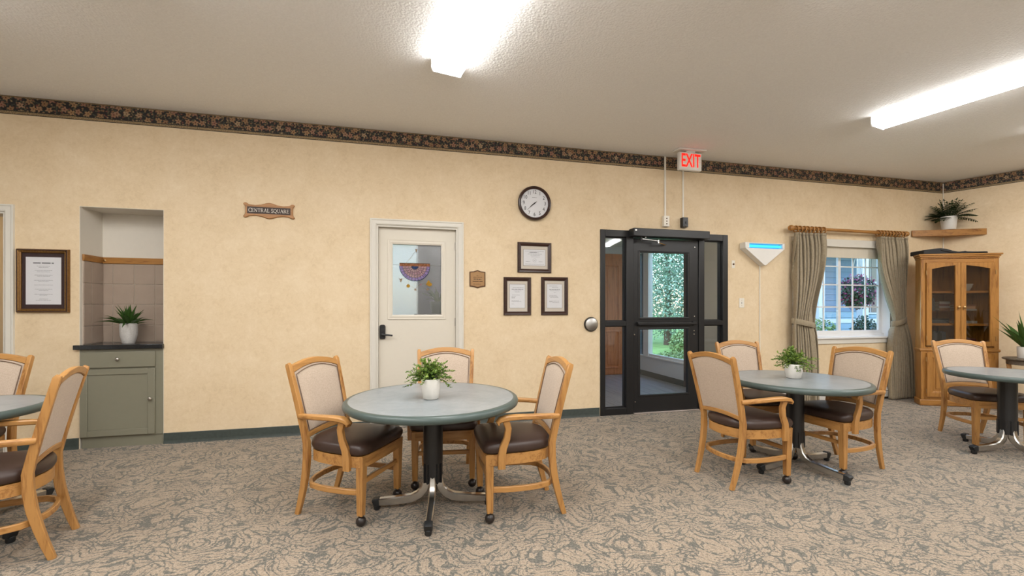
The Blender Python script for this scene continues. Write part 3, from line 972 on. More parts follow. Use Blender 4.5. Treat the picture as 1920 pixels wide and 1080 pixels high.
# the door leaf
ex0, ex1 = 5.054, 5.981
px0, px1 = 5.135, 5.838
lf = MB()
ly0, ly1 = 0.0, 0.045
lf.box(ex0, px0, ly0, ly1, 0.018, 2.195)
lf.box(px1, ex1, ly0, ly1, 0.018, 2.195)
lf.box(px0, px1, ly0, ly1, 0.018, 0.222)
lf.box(px0, px1, ly0, ly1, 1.062, 1.196)
lf.box(px0, px1, ly0, ly1, 2.030, 2.195)
lf = lf.build('door_leaf', M['black'], en)
for c, e in ((0.222, 1.062), (1.196, 2.030)):
    MB().box(px0, px1, 0.022, 0.028, c, e).build('pane', M['glass'], lf)
    ring_frame(px0 + .01, px1 - .01, c + .01, e - .01, [(0, .022), (0, -.006), (0.014, -.008), (0.024, -.004), (0.024, .022)], 'glazing_bead', M['black'], lf, 0.0)
pb = MB().box(5.09, 5.93, -0.060, -0.030, 1.108, 1.142).build('push_bar', M['black'], lf, bevel=0.008)
for x in (5.115, 5.905):
    MB().box(x - .02, x + .02, -0.034, 0.0, 1.100, 1.150).build('bracket', M['black'], pb, bevel=0.003)
for x, z in ((5.925, 1.215), (5.92, 1.03), (5.92, 0.985), (5.065, 0.99), (5.075, 0.03 + .12), (5.93, 2.11)):
    MB().lathe([(0.009, 0), (0.008, -0.006), (0, -0.007)], 10, (x, 0, z), 'y').build('bolt', M['chrome'], lf, 50)
# automatic operator box above the door
op = wall_thing('door_operator', 'long black door operator box mounted above the entrance door', 'door operator', 4.990, 2.205)
MB().box(0, 1.075, -0.125, -0.012, 0.0, 0.098).build('housing', M['black'], op, bevel=0.006)
MB().box(-0.004, 0.0, -0.120, -0.014, 0.004, 0.094).build('end_cap', M['blackrub'], op, bevel=0.001)
MB().box(0.018, 0.042, -0.1262, -0.125, 0.062, 0.078).build('badge', M['nickel'], op)
MB().lathe([(0.014, -0.012), (0.014, 0.0)], 14, (0.19, -0.07, 0)).build('spindle', M['steel'], op, 40)
MB().sweep([(0.13, -0.075, -0.028), (0.19, -0.072, -0.030), (0.36, -0.085, -0.048)], rect(0.012, 0.004), (0, 1, 0)).build('arm', M['steel'], op)
MB().lathe([(0.013, -0.075), (0.013, -0.035)], 12, (0.36, -0.085, 0)).build('elbow', M['chrome'], op, 40)
MB().sweep([(0.36, -0.085, -0.068), (0.44, -0.050, -0.078), (0.50, -0.014, -0.082)], rect(0.010, 0.004), (0, 1, 0)).build('arm', M['brass'], op)
MB().lathe([(0.016, -0.03), (0.016, 0.012)], 12, (0.13, -0.075, -0.028 + .01)).build('pivot', M['blackrub'], op, 40)

# wall plate button
bt = wall_thing('push_plate', 'round steel door-opener button on the wall left of the entrance', 'button', 4.478, 1.125)
MB().lathe([(0.0, 0.0), (0.088, 0.0), (0.090, -0.012), (0.084, -0.024), (0.078, -0.026)], 36, axis='y').build('base', M['black'], bt, 40)
MB().lathe([(0.079, -0.024), (0.077, -0.034), (0.070, -0.038), (0, -0.040)], 36, axis='y').build('button', M['steel'], bt, 40)

# exit sign on its ceiling canopy
ex = wall_thing('exit_sign', 'white illuminated exit sign with red letters hung from the ceiling', 'exit sign', 5.665, 3.003, 0.26)
MB().box(-0.155, 0.155, -0.026, 0.026, 0.0, 0.218).build('housing', M['white'], ex, bevel=0.008)
MB().box(-0.140, 0.140, -0.0275, -0.026, 0.014, 0.204).build('face', plain('exit_face', (0.80, 0.76, 0.70), 0.4), ex)
text_mesh('EXIT', 0.225, 'lettering', M['exitred'], ex, (0.0, -0.0282, 0.109), sx=0.58, bold=0.004)
for s in (-1, 1):
    MB().prism([(s * 0.130, .100), (s * 0.130 - .004, .106), (s * 0.130 - .004, .094)] if s > 0 else [(-.130, .100), (-.126, .094), (-.126, .106)], -0.0285, -0.0276, 'xz').build('chevron', M['exitred'], ex)
MB().box(-0.19, 0.19, -0.075, 0.075, 0.232, 0.249).build('canopy', M['white'], ex, bevel=0.008)
MB().box(-0.06, 0.06, -0.03, 0.03, 0.216, 0.234).build('neck', M['white'], ex, bevel=0.004)

# surface conduits with boxes
cd = wall_thing('wire_cover', 'cream wire channel ending in a cream outlet box above the entrance', 'conduit', 5.495, 2.40)
MB().box(-0.012, 0.012, -0.014, 0, 0.09, 0.852).build('channel', M['cordwhite'], cd, bevel=0.003)
b = MB().box(-0.040, 0.040, -0.045, 0, -0.045, 0.09).build('outlet_box', M['cordwhite'], cd, bevel=0.004)
for z in (-0.012, 0.022, 0.056):
    MB().lathe([(0.009, -.045), (0.008, -0.047), (0, -0.047)], 10, (0, 0, z), 'y').build('socket', M['bronzedark'], b, 40)
cd = wall_thing('wire_cover', 'cream wire channel running down from the exit sign to a black box', 'conduit', 5.755, 2.40)
MB().box(-0.010, 0.010, -0.014, 0, 0.08, 0.852).build('channel', M['cordwhite'], cd, bevel=0.003)
b = MB().box(-0.038, 0.038, -0.060, 0, -0.045, 0.08).build('power_box', M['black'], cd, bevel=0.004)
MB().box(-0.006, 0.012, -0.064, -0.060, -0.005, 0.030).build('switch', M['blackrub'], b, bevel=0.002)
MB().tube([(-0.02, -0.062, -0.04), (0.0, -0.068, -0.028), (0.02, -0.062, -0.040)], 0.004, 6).build('plug', M['nickel'], b, 60)

# ------------------------------------------------------------------ vestibule behind the entrance
VD = 3.0
VU0, VU1 = 4.15, 6.84
vf = struct(MB().box(VU0, VU1 + 0.1, THK, VD + 0.1, -0.12, -0.012).build('floor_vestibule', M['plank'], loc=WO, rz=WA), 'grey plank floor of the vestibule behind the glass entrance')
npl = 15
pw = (VU1 - VU0) / npl
for k in range(npl):
    cuts = [THK - 0.05] + ([1.0, 2.2] if k % 2 else [1.6]) + [VD]
    for a, b in zip(cuts, cuts[1:]):
        MB().box(VU0 + k * pw + .0015, VU0 + (k + 1) * pw - .0015, a + .001, b - .001, -0.012, 0.0).build('plank', M['plank'], vf)
struct(MB().box(VU0 - 0.1, VU1 + 0.1, THK, VD + 0.1, 2.55, 2.65).build('ceiling_vestibule', M['vestceil'], loc=WO, rz=WA))
struct(MB().box(VU0 - 0.1, VU0, THK, VD + 0.1, 0, 2.55).build('wall_vestibule_left', M['vestwall'], loc=WO, rz=WA))
vw = MB()
vw.box(VU0, 5.52, VD, VD + 0.1, 0, 2.55)
vw.box(6.58, VU1, VD, VD + 0.1, 0, 2.55)
vw.box(5.52, 6.58, VD, VD + 0.1, 2.40, 2.55)
struct(vw.build('wall_vestibule_far', M['vestwall'], loc=WO, rz=WA))
# right side: solid beige wall, then a low wall with a big window
struct(MB().box(VU1, VU1 + 0.1, THK, 1.42, 0, 2.55).build('wall_vestibule_right', M['vestbeige'], loc=WO, rz=WA), 'beige wall seen through the right sidelight')
vl = MB()
vl.box(VU1, VU1 + 0.1, 1.50, VD + .1, 0, 0.375)
vl.box(VU1, VU1 + 0.1, 1.50, VD + .1, 2.42, 2.55)
vl = struct(vl.build('wall_vestibule_low', M['vestwall'], loc=WO, rz=WA), 'low pale wall under the vestibule window')
MB().box(VU1 - 0.02, VU1 + 0.1, 1.50, VD, 0.375, 0.40).build('sill', M['vinylwin'], vl, bevel=0.004)
MB().box(VU1 - 0.010, VU1, 1.50, VD, 0.0, 0.10).build('skirting', M['cove'], vl)
wv = struct(thing('window_3', None, None, WO, WA), 'tall vestibule window looking onto the garden')
MB().box(VU1 - 0.01, VU1 + 0.11, 1.42, 1.50, 0, 2.55).build('post', plain('brown_post', (0.10, 0.075, 0.065), 0.5), wv)
MB().box(VU1, VU1 + 0.1, 2.62, 2.80, 0.40, 2.42).build('post', M['vinylwin'], wv, bevel=0.004)
MB().box(VU1 + 0.02, VU1 + 0.08, 1.50, 2.62, 0.40, 0.44).build('rail', M['vinylwin'], wv)
MB().box(VU1 + 0.045, VU1 + 0.051, 1.50, 2.62, 0.44, 2.42).build('pane', M['glass'], wv)
MB().box(VU1 + 0.045, VU1 + 0.051, 2.80, VD, 0.40, 2.42).build('pane', M['darkpane'], wv)
vl_ = thing('ceiling_lamp', 'round white lamp added out of sight to brighten the vestibule', 'lamp', wp(5.5, -0.55, 2.55), WA)  # lamp added out of sight to brighten the vestibule
MB().lathe([(0.20, 0.0), (0.205, -0.02), (0.19, -0.03)], 24).build('base', M['white'], vl_, 40)
MB().lathe([(0.185, -0.03), (0.18, -0.06), (0.12, -0.10), (0.0, -0.11)], 24).build('globe', emit('vestibule_fill_globe', (1.0, 0.95, 0.88), 4.5), vl_, 60)
# reddish panelled door at the far end
rd = struct(thing('door_4', None, None, wp(6.05, -VD, 0), WA), 'reddish wooden panelled door seen through the left sidelight')
MB().box(-0.53, 0.53, -0.02, 0.06, 0.0, 2.40).build('frame', M['redwood'], rd, bevel=0.004)
lf = MB().box(-0.45, 0.45, -0.030, 0.0, 0.01, 2.30).build('door_leaf', M['redwood'], rd, bevel=0.003)
for x in (-0.2, 0.2):
    for a, b in ((0.16, 0.85), (1.02, 2.15)):
        ring_frame(x - .13, x + .13, a, b, [(0, 0), (0, -.004), (.012, -.016), (.03, -.012), (.03, 0)], 'panel_moulding', M['redwood'], lf, -0.030)
        MB().box(x - .09, x + .09, -0.040, -0.030, a + .04, b - .04).build('panel', M['redwood'], lf, bevel=0.006)
MB().lathe([(0.012, 0), (0.012, -.04), (0.028, -.05), (0.028, -.07), (0, -.078)], 14, (0.40, -0.03, 1.0), 'y').build('knob', M['brass'], lf, 50)
# ------------------------------------------------------------------ window with grilles
wi = struct(thing('window_1', None, None, WO, WA), 'white sliding window with grilles between the curtains')
w0, w1, z0, z1 = 7.56, 9.26, 0.885, 2.215
MB().box(w0, w0 + .012, 0.002, 0.16, z0, z1).build('reveal', M['vinylwin'], wi)
MB().box(w1 - .012, w1, 0.002, 0.16, z0, z1).build('reveal', M['vinylwin'], wi)
MB().box(w0, w1, 0.002, 0.16, z1 - .012, z1).build('reveal', M['vinylwin'], wi)
MB().box(w0 - 0.08, w1 + 0.03, -0.035, 0.16, 0.885, 0.912).build('sill', M['vinylwin'], wi, bevel=0.005)
MB().box(w0 - 0.05, w1 + 0.01, -0.014, 0.0, 0.815, 0.885).build('apron', M['casing'], wi, bevel=0.003)
MB().box(w0 - 0.08, w0, -0.018, 0.0, 0.912, 2.30).build('casing', M['casing'], wi, bevel=0.003)
MB().box(w0, w1 + 0.06, -0.018, 0.0, 2.195, 2.30).build('head_casing', M['casing'], wi, bevel=0.003)
MB().box(w0 + .012, w1 - .012, 0.030, 0.036, 2.055, 2.203).build('roller_shade', M['shade'], wi)
MB().box(w0 + .012, w1 - .012, 0.026, 0.040, 2.045, 2.058).build('shade_bar', M['shade'], wi, bevel=0.003)
sy0, sy1 = 0.10, 0.14
MB().box(w0 + .012, w1 - .012, 0.085, 0.16, 0.912, 0.945).build('track', M['vinylwin'], wi)
for (a, b), yy in (((7.60, 8.455), 0.105), ((8.43, 9.245), 0.125)):
    sw = 0.045
    fz0, fz1 = 0.945, 2.20
    sash = MB()
    sash.box(a, a + sw, yy, yy + .03, fz0, fz1)
    sash.box(b - sw, b, yy, yy + .03, fz0, fz1)
    sash.box(a + sw, b - sw, yy, yy + .03, fz0, fz0 + .05)
    sash.box(a + sw, b - sw, yy, yy + .03, fz1 - .05, fz1)
    sash = sash.build('sash', M['vinylwin'], wi)
    xs = [a + sw + (b - a - 2 * sw) * k / 3 for k in range(4)]
    zs = [fz0 + .05, 1.338, 1.662, 1.930, fz1 - .05]
    for x in xs[1:-1]:
        MB().box(x - .009, x + .009, yy + .008, yy + .022, zs[0], zs[-1]).build('muntin', M['vinylwin'], sash)
    for z in zs[1:-1]:
        MB().box(a + sw, b - sw, yy + .009, yy + .021, z - .009, z + .009).build('muntin', M['vinylwin'], sash)
    for i in range(3):
        for j in range(4):
            MB().box(xs[i], xs[i + 1], yy + .0135, yy + .0165, zs[j], zs[j + 1]).build('pane', M['glass'], sash)
# ------------------------------------------------------------------ things on the back wall
def print_lines(parent, rows, mat, name='print', y=-0.001, seed=1):
    """illegible small print: rows of (x0, x1, z, height), broken into words"""
    r = random.Random(seed)
    mb = MB()
    for x0, x1, z, h in rows:
        x = x0
        while x < x1:
            w = min(r.uniform(1.2, 5.0) * h * 1.6, x1 - x)
            zz = z + r.uniform(-.08, .08) * h
            mb.add([(x, y, zz - h / 2), (x + w, y, zz - h / 2), (x + w, y, zz + h / 2), (x, y, zz + h / 2)], [(0, 1, 2, 3)])
            x += w + h * 0.7
    return mb.build(name, mat, parent)


# ornate framed notice at the left
nt = wall_thing('framed_notice', 'large gold and brown framed notice with a brown mat beside the niche', 'picture frame', -0.9485, 1.5725)
W2, H2 = 0.1985, 0.2925
ring_frame(-W2 + .036, W2 - .036, -H2 + .036, H2 - .036, [(0, -0.002), (0, -.016), (.006, -.020), (.010, -.016), (.022, -.028), (.030, -.024), (.036, -.012), (.036, 0)], 'frame', M['goldframe'], nt)
ring_frame(-W2 + .014, W2 - .014, -H2 + .014, H2 - .014, [(-.001, -.018), (-.001, -.0295), (.006, -.0295), (.006, -.018)], 'inner_band', M['mahogany'], nt)
bd = MB()
for k in range(46):
    for s in (-1, 1):
        bd.ball((s * (W2 - .024), -.0255, -H2 + .03 + k * (2 * H2 - .06) / 45), .0036, 6, 4)
for k in range(30):
    for s in (-1, 1):
        bd.ball((-W2 + .03 + k * (2 * W2 - .06) / 29, -.0255, s * (H2 - .024)), .0036, 6, 4)
tag(bd.build('beading', plain('bright_gold_beads', (0.50, 0.30, 0.09), 0.3, 0.7), nt, 60), None, None, kind='stuff')
MB().box(-W2 + .034, W2 - .034, -0.006, -0.001, -H2 + .034, H2 - .034).build('mat', M['matbrown'], nt)
MB().box(-0.133, 0.133, -0.008, -0.0055, -0.218, 0.218).build('paper', M['paper'], nt)
rows = []
for z, ws in ((0.135, .05), (0.124, .036), (0.095, .066), (0.083, .050), (0.052, .068), (0.042, .048), (0.005, .070), (-0.005, .04), (-0.038, .070), (-0.077, .066), (-0.088, .036), (-0.122, .068), (-0.132, .03), (-0.168, .032), (-0.179, .058)):
    rows.append((-ws, ws, z, 0.0038))
print_lines(nt, rows, M['inkpale'], y=-0.0085)
print_lines(nt, [(-0.078, 0.078, 0.163, 0.010)], M['ink'], 'title', y=-0.0085, seed=5)
MB().box(-W2 + .037, W2 - .037, -0.0125, -0.011, -H2 + .037, H2 - .037).build('glazing', M['picglass'], nt)


def certificate(label, u0, u1, zb, zt, rows, title, seal=False, seed=1):
    o = wall_thing('framed_certificate', label, 'picture frame', (u0 + u1) / 2, (zb + zt) / 2, group='framed certificates beside the entrance')
    w, h = (u1 - u0) / 2, (zt - zb) / 2
    fw = 0.042
    ring_frame(-w + fw, w - fw, -h + fw, h - fw, [(0, -0.002), (0, -.013), (.006, -.015), (.020, -.022), (.036, -.024), (fw, -.018), (fw, 0)], 'frame', M['mahogany'], o)
    MB().box(-w + .04, w - .04, -0.006, -0.001, -h + .04, h - .04).build('mat', M['matboard'], o)
    pw, ph = w - .072, h - .083
    MB().box(-pw - .003, pw + .003, -0.007, -0.0055, -ph - .003, ph + .003).build('mat_bevel', M['piping'], o)
    MB().box(-pw, pw, -0.008, -0.0065, -ph, ph).build('paper', M['paper'], o)
    print_lines(o, [(a * pw, b * pw, z * ph, 0.0042) for a, b, z in rows], M['inkpale'], y=-0.0086, seed=seed)
    print_lines(o, [(a * pw, b * pw, z * ph, 0.0062) for a, b, z in title], M['ink'], 'title', y=-0.0086, seed=seed + 1)
    if seal:
        MB().sweep([(0.020 * math.cos(2 * math.pi * k / 24), -0.0087, -.33 * ph + 0.020 * math.sin(2 * math.pi * k / 24)) for k in range(24)], rect(.0015, .0004), (0, 1, 0), closed=True).build('seal', M['ink'], o)
        MB().prism([(-.010, -.33 * ph + .004), (0, -.33 * ph - .008), (.010, -.33 * ph + .004), (0, -.33 * ph)], -0.0088, -0.0086, 'xz').build('seal_mark', M['inkpale'], o)
    MB().box(-w + fw, w - fw, -0.0115, -0.010, -h + fw, h - fw).build('glazing', M['picglass'], o)
    return o


certificate('dark-framed landscape certificate with a round seal, hung above two others', 3.556, 3.968, 1.739, 2.093,
            [(-.85, .85, .8), (-.5, .4, .63), (-.6, .7, .45), (-.35, .5, .27), (-.3, .5, .1), (-.8, -.4, -.5), (.4, .75, -.5), (-.85, .9, -.82)], [(-.4, .25, .64)], True, 4)
certificate('dark-framed portrait certificate, lower left one of the group of three', 3.390, 3.718, 1.240, 1.682,
            [(-.6, .8, .72), (-.5, .5, .45), (-.3, .3, .36), (-.7, .3, .1), (-.75, -.2, -.03), (-.75, -.3, -.1), (-.75, -.3, -.17), (-.75, .2, -.38), (-.75, .5, -.45), (-.75, -.4, -.66)], [(-.75, .78, .58)], False, 9)
certificate('dark-framed portrait certificate, lower right one nearest the entrance', 3.845, 4.178, 1.240, 1.690,
            [(-.7, .4, .85), (-.35, .5, .70), (-.6, .55, .43), (-.1, .2, .3), (-.7, .3, .05), (-.7, .4, -.03), (-.6, .5, -.10), (-.7, .6, -.43), (-.7, -.3, -.48), (-.3, .6, -.55)], [(-.7, .75, .54)], False, 15)

# bronze plaque
pq = wall_thing('wall_plaque', 'small bronze wall plaque with pointed top beside the cream door', 'plaque', 3.0845, 1.652)
def plq(w, h, p):
    return [(-w, -h), (-w * .45, -h - p * .3), (0, -h - p), (w * .45, -h - p * .3), (w, -h), (w, h), (w * .45, h + p * .3), (0, h + p), (-w * .45, h + p * .3), (-w, h)]
MB().prism(plq(0.092, 0.084, 0.020), -0.010, 0, 'xz').build('backing', M['bronzedark'], pq, bevel=0.002)
MB().prism(plq(0.080, 0.073, 0.018), -0.013, -0.009, 'xz').build('face', M['bronze'], pq, bevel=0.001)
print_lines(pq, [(-.012, .012, .038, .005), (-.05, .052, .022, .006), (-.056, .058, -.026, .010), (-.05, .04, -.058, .004)], M['bronzedark'], y=-0.0135, seed=3)
print_lines(pq, [(-.045, .045, .0, .008)], M['inkdark'], 'title', y=-0.0135, seed=8)

# carved wooden sign
sg = wall_thing('wall_sign', 'carved wooden sign reading CENTRAL SQUARE on the cream wall', 'sign', 0.9345, 2.315)
half = [(0.0, 0.082), (0.03, 0.076), (0.075, 0.060), (0.13, 0.052), (0.185, 0.058), (0.205, 0.072), (0.222, 0.077), (0.236, 0.070), (0.238, 0.058), (0.226, 0.046), (0.220, 0.028), (0.219, 0.0)]
out = half + [(x, -z) for x, z in half[-2::-1]]
out = out + [(-x, z) for x, z in out[-2:0:-1]]
out = out[::-1]
MB().prism(out, -0.020, 0, 'xz').build('board', M['signwood'], sg, bevel=0.006)
MB().box(-0.200, 0.200, -0.0215, -0.0195, -0.034, 0.034).build('field', M['signfield'], sg)
# lettering drawn with strokes and serifs (unit box: cap height 1)
def stroke_letter(mb, strokes, x, s, y=-0.0226):
    for pts, w in strokes:
        for (ax, az), (bx, bz) in zip(pts, pts[1:]):
            d = Vector((bx - ax, bz - az))
            L = d.length
            if L < 1e-6:
                continue
            d /= L
            n = Vector((-d.y, d.x)) * w / 2
            e = d * w * 0.15
            q = [(ax + n.x - e.x, az + n.y - e.y), (ax - n.x - e.x, az - n.y - e.y), (bx - n.x + e.x, bz - n.y + e.y), (bx + n.x + e.x, bz + n.y + e.y)]
            mb.add([(x + px * s, y, (pz - .5) * s) for px, pz in q], [(0, 1, 2, 3)])
def arc(cx, cz, rx, rz, a0, a1, n=14):
    return [(cx + rx * math.cos(math.radians(a0 + (a1 - a0) * i / n)), cz + rz * math.sin(math.radians(a0 + (a1 - a0) * i / n))) for i in range(n + 1)]
TK, TN, SF = .120, .066, .046
def ser(x, z, w=.26):
    return ([(x - w / 2, z), (x + w / 2, z)], SF)
GL = {
    'C': (.72, [(arc(.42, .5, .36, .48, 42, 318), TK * .9), ([(.70, .98), (.70, .74)], SF)]),
    'E': (.62, [([(.16, 0), (.16, 1)], TK), ([(.04, .97), (.56, .97)], TN), ([(.04, .03), (.58, .03)], TN), ([(.16, .52), (.46, .52)], TN), ([(.56, 1), (.56, .80)], SF), ([(.58, 0), (.58, .22)], SF), ([(.46, .62), (.46, .42)], SF)]),
    'N': (.86, [([(.16, 0), (.16, 1)], TN), ([(.14, .98), (.70, .02)], TK), ([(.70, 0), (.70, 1)], TN), ser(.14, .03), ser(.12, .97, .2), ser(.70, .97)]),
    'T': (.70, [([(.35, 0), (.35, 1)], TK), ([(.04, .97), (.66, .97)], TN), ([(.04, 1), (.04, .76)], SF), ([(.66, 1), (.66, .76)], SF), ser(.35, .03)]),
    'R': (.76, [([(.16, 0), (.16, 1)], TK), (arc(.34, .74, .22, .24, 90, -90), TN * 1.3), ([(.06, .97), (.36, .97)], TN), ([(.16, .50), (.36, .50)], TN), ([(.36, .50), (.66, .03)], TK), ser(.16, .03), ser(.68, .03, .16)]),
    'A': (.80, [([(.10, 0), (.40, 1)], TN), ([(.40, 1), (.70, 0)], TK), ([(.21, .36), (.58, .36)], TN), ser(.10, .03, .22), ser(.70, .03)]),
    'L': (.62, [([(.16, 0), (.16, 1)], TK), ([(.04, .03), (.58, .03)], TN), ([(.58, 0), (.58, .26)], SF), ser(.16, .97)]),
    'S': (.58, [(arc(.28, .74, .21, .23, 30, 250), TN * 1.3), ([(.14, .58), (.44, .40)], TK), (arc(.28, .26, .22, .23, 60, -160), TN * 1.3), ([(.48, .98), (.48, .78)], SF), ([(.07, .02), (.07, .24)], SF)]),
    'Q': (.84, [(arc(.42, .5, .36, .48, 0, 360, 22), TK * .8), ([(.40, .04), (.62, -.18), (.84, -.20)], TK * .7)]),
    'U': (.80, [([(.16, 1), (.16, .34)], TK), (arc(.40, .34, .24, .32, 180, 360), TN * 1.3), ([(.64, .34), (.64, 1)], TN), ser(.16, .97), ser(.64, .97, .2)]),
}
msg = 'CENTRAL SQUARE'
size = 0.0358
tot = sum((GL[c][0] + .055 if c in GL else .34) for c in msg)
x = -tot * size / 2
for i, c in enumerate(msg):
    if c == ' ':
        x += .34 * size
        continue
    mb = MB()
    s = size * (1.12 if i in (0, 8) else 1.0)
    stroke_letter(mb, GL[c][1], x, s)
    mb.build('letter', M['letter'], sg)
    x += (GL[c][0] + .055) * size

# wall clock
ck = wall_thing('wall_clock', 'round wall clock with a dark wooden rim and white dial', 'clock', 3.757, 2.552)
MB().lathe([(0.0, 0.0), (0.192, 0.0), (0.198, -0.012), (0.202, -0.030), (0.196, -0.046), (0.182, -0.052), (0.170, -0.044), (0.166, -0.024)], 64, axis='y', caps=False).build('rim', M['mahogany'], ck, 45)
MB().lathe([(0.168, -0.026), (0.0, -0.026)], 64, axis='y', caps=False).build('dial', M['paper'], ck)
for h in range(1, 13):
    a = math.radians(90 - 30 * h)
    text_mesh(str(h), 0.060, 'numeral', M['inkdark'], ck, (0.130 * math.cos(a), -0.0268, 0.132 * math.sin(a)), sx=0.82)
tk = MB()
for k in range(60):
    a = 2 * math.pi * k / 60
    r = 0.0022 if k % 5 == 0 else 0.0009
    tk.add([(0.160 * math.cos(a) + r * math.cos(b), -0.0268, 0.160 * math.sin(a) + r * math.sin(b)) for b in [i * math.pi / 3 for i in range(6)]], [(0, 1, 2, 3, 4, 5)])
tk.build('minute_marks', M['ink'], ck)
print_lines(ck, [(-.03, .03, .066, .005)], M['inkpale'], 'small_print', y=-0.0268, seed=2)
def hand(ang, L, w, tail, y, name):
    a = math.radians(ang)
    d = Vector((math.cos(a), math.sin(a)))
    n = Vector((-d.y, d.x))
    pts = [-d * tail - n * w * .6, d * L * .3 - n * w, d * L - n * w * .25, d * L + n * w * .25, d * L * .3 + n * w, -d * tail + n * w * .6]
    MB().prism([(p.x, p.y) for p in pts], y, y - .0012, 'xz').build(name, M['inkdark'], ck)
hand(222, 0.122, 0.0042, 0.030, -0.031, 'minute_hand')
hand(219, 0.070, 0.0065, 0.022, -0.029, 'hour_hand')
MB().lathe([(0.007, -0.026), (0.007, -0.034), (0, -0.035)], 14, axis='y').build('hub', M['inkdark'], ck, 40)
MB().lathe([(0.168, -0.042), (0.10, -0.045), (0, -0.046)], 48, axis='y', caps=False).build('glazing', M['picglass'], ck, 60)

# insect light trap
tr = wall_thing('light_trap', 'white triangular wall light with a glowing blue tube', 'wall light', 6.935, 1.890, 0.002)
pts = [(0, 0.0), (0.018, 0.006), (0.315, 0.225), (0.315, 0.300), (-0.315, 0.300), (-0.315, 0.225), (-0.018, 0.006)]
MB().prism(pts, -0.020, 0.0, 'xz').build('back_plate', M['white'], tr, bevel=0.003)
bod = MB()
o0 = [(0, 0.0), (0.018, 0.006), (0.315, 0.225), (-0.315, 0.225), (-0.018, 0.006)]
bod.prism([(x, z) for x, z in o0], -0.100, -0.020, 'xz')
bod.box(-0.315, -0.250, -0.100, -0.020, 0.225, 0.300)
bod.box(0.280, 0.315, -0.100, -0.020, 0.225, 0.300)
bod.box(-0.250, 0.280, -0.100, -0.020, 0.288, 0.300)
bod.build('shell', M['white'], tr, bevel=0.004)
MB().box(-0.250, 0.280, -0.040, -0.030, 0.225, 0.288).build('reflector', M['uvtray'], tr)
MB().lathe([(0.016, -0.235), (0.016, 0.265)], 14, (0, -0.072, 0.258), 'x').build('tube', M['uv'], tr, 40)
MB().box(-0.006, 0.006, -0.010, 0.0, -1.62, 0.0).build('wire_channel', M['cordwhite'], tr, bevel=0.002)

sw = wall_thing('light_switch', 'cream toggle light switch plate right of the entrance', 'light switch', 6.650, 1.392)
MB().box(-0.040, 0.040, -0.006, 0, -0.064, 0.064).build('plate', M['cordwhite'], sw, bevel=0.003)
MB().box(-0.006, 0.006, -0.018, -0.005, -0.010, 0.014).build('toggle', M['white'], sw, bevel=0.002)
for z in (-.034, .034):
    MB().lathe([(0.004, -.006), (0.003, -.008), (0, -.008)], 8, (0, 0, z), 'y').build('screw', M['brass'], sw)
sw = wall_thing('key_switch', 'small pale key switch plate beside the entrance frame', 'switch', 6.518, 1.905)
MB().box(-0.024, 0.024, -0.006, 0, -0.052, 0.052).build('plate', M['cordwhite'], sw, bevel=0.003)
MB().lathe([(0.013, -.006), (0.012, -.014), (0, -.015)], 14, axis='y').build('key_barrel', M['bronzedark'], sw, 40)

# baseboard heater under the window
ht = wall_thing('baseboard_heater', 'long white baseboard heater under the window', 'heater', 7.02, 0.0)
L = 2.64
MB().prism([(0, 0.02), (-0.060, 0.03), (-0.066, 0.045), (-0.066, 0.135), (-0.045, 0.160), (0, 0.165)], 0.03, L - 0.03, 'yz').build('cover', M['white'], ht, bevel=0.003)
for a, b in ((0, 0.03), (L - 0.03, L)):
    MB().prism([(0, 0.0), (-0.070, 0.0), (-0.070, 0.138), (-0.046, 0.166), (0, 0.168)], a, b, 'yz').build('end_cap', M['white'], ht, bevel=0.003)
MB().box(0.03, L - 0.03, -0.068, -0.064, 0.118, 0.124).build('slot', M['blackrub'], ht)

# ------------------------------------------------------------------ curtain rod and curtains
rod = wall_thing('curtain_rod', 'golden oak curtain rod with ball finials and rings above the window', 'curtain rod', 7.36, 2.408, 0.10)
RL = 2.045
MB().lathe([(0.023, 0.02), (0.023, RL - 0.02)], 16, axis='x').build('pole', M['oak_x'], rod, 40)
fin = [(0.0, -0.066), (0.020, -0.062), (0.035, -0.046), (0.040, -0.027), (0.035, -0.008), (0.024, 0.004), (0.020, 0.010), (0.030, 0.016), (0.030, 0.024), (0.023, 0.028)]
MB().lathe(fin, 20, (0.02, 0, 0), 'x').build('finial', M['oak'], rod, 50)
MB().lathe([(r, -h) for r, h in fin][::-1], 20, (RL - 0.02, 0, 0), 'x').build('finial', M['oak'], rod, 50)
for x in [0.075 + 0.066 * k for k in range(8)] + [RL - 0.52 + 0.058 * k for k in range(9)]:
    tilt = rng.uniform(-.25, .25)
    MB().sweep([(x + .042 * tilt * math.cos(a), .042 * math.sin(a), .042 * math.cos(a) - .012) for a in [2 * math.pi * k / 20 for k in range(20)]], circ(.008, 6), (1, 0, 0), closed=True).build('ring', M['oak'], rod, 60)
for x in (0.30, RL - 0.20):
    MB().box(x - .012, x + .012, 0.0, 0.10, -0.016, 0.004).build('bracket', M['oak'], rod, bevel=0.003)


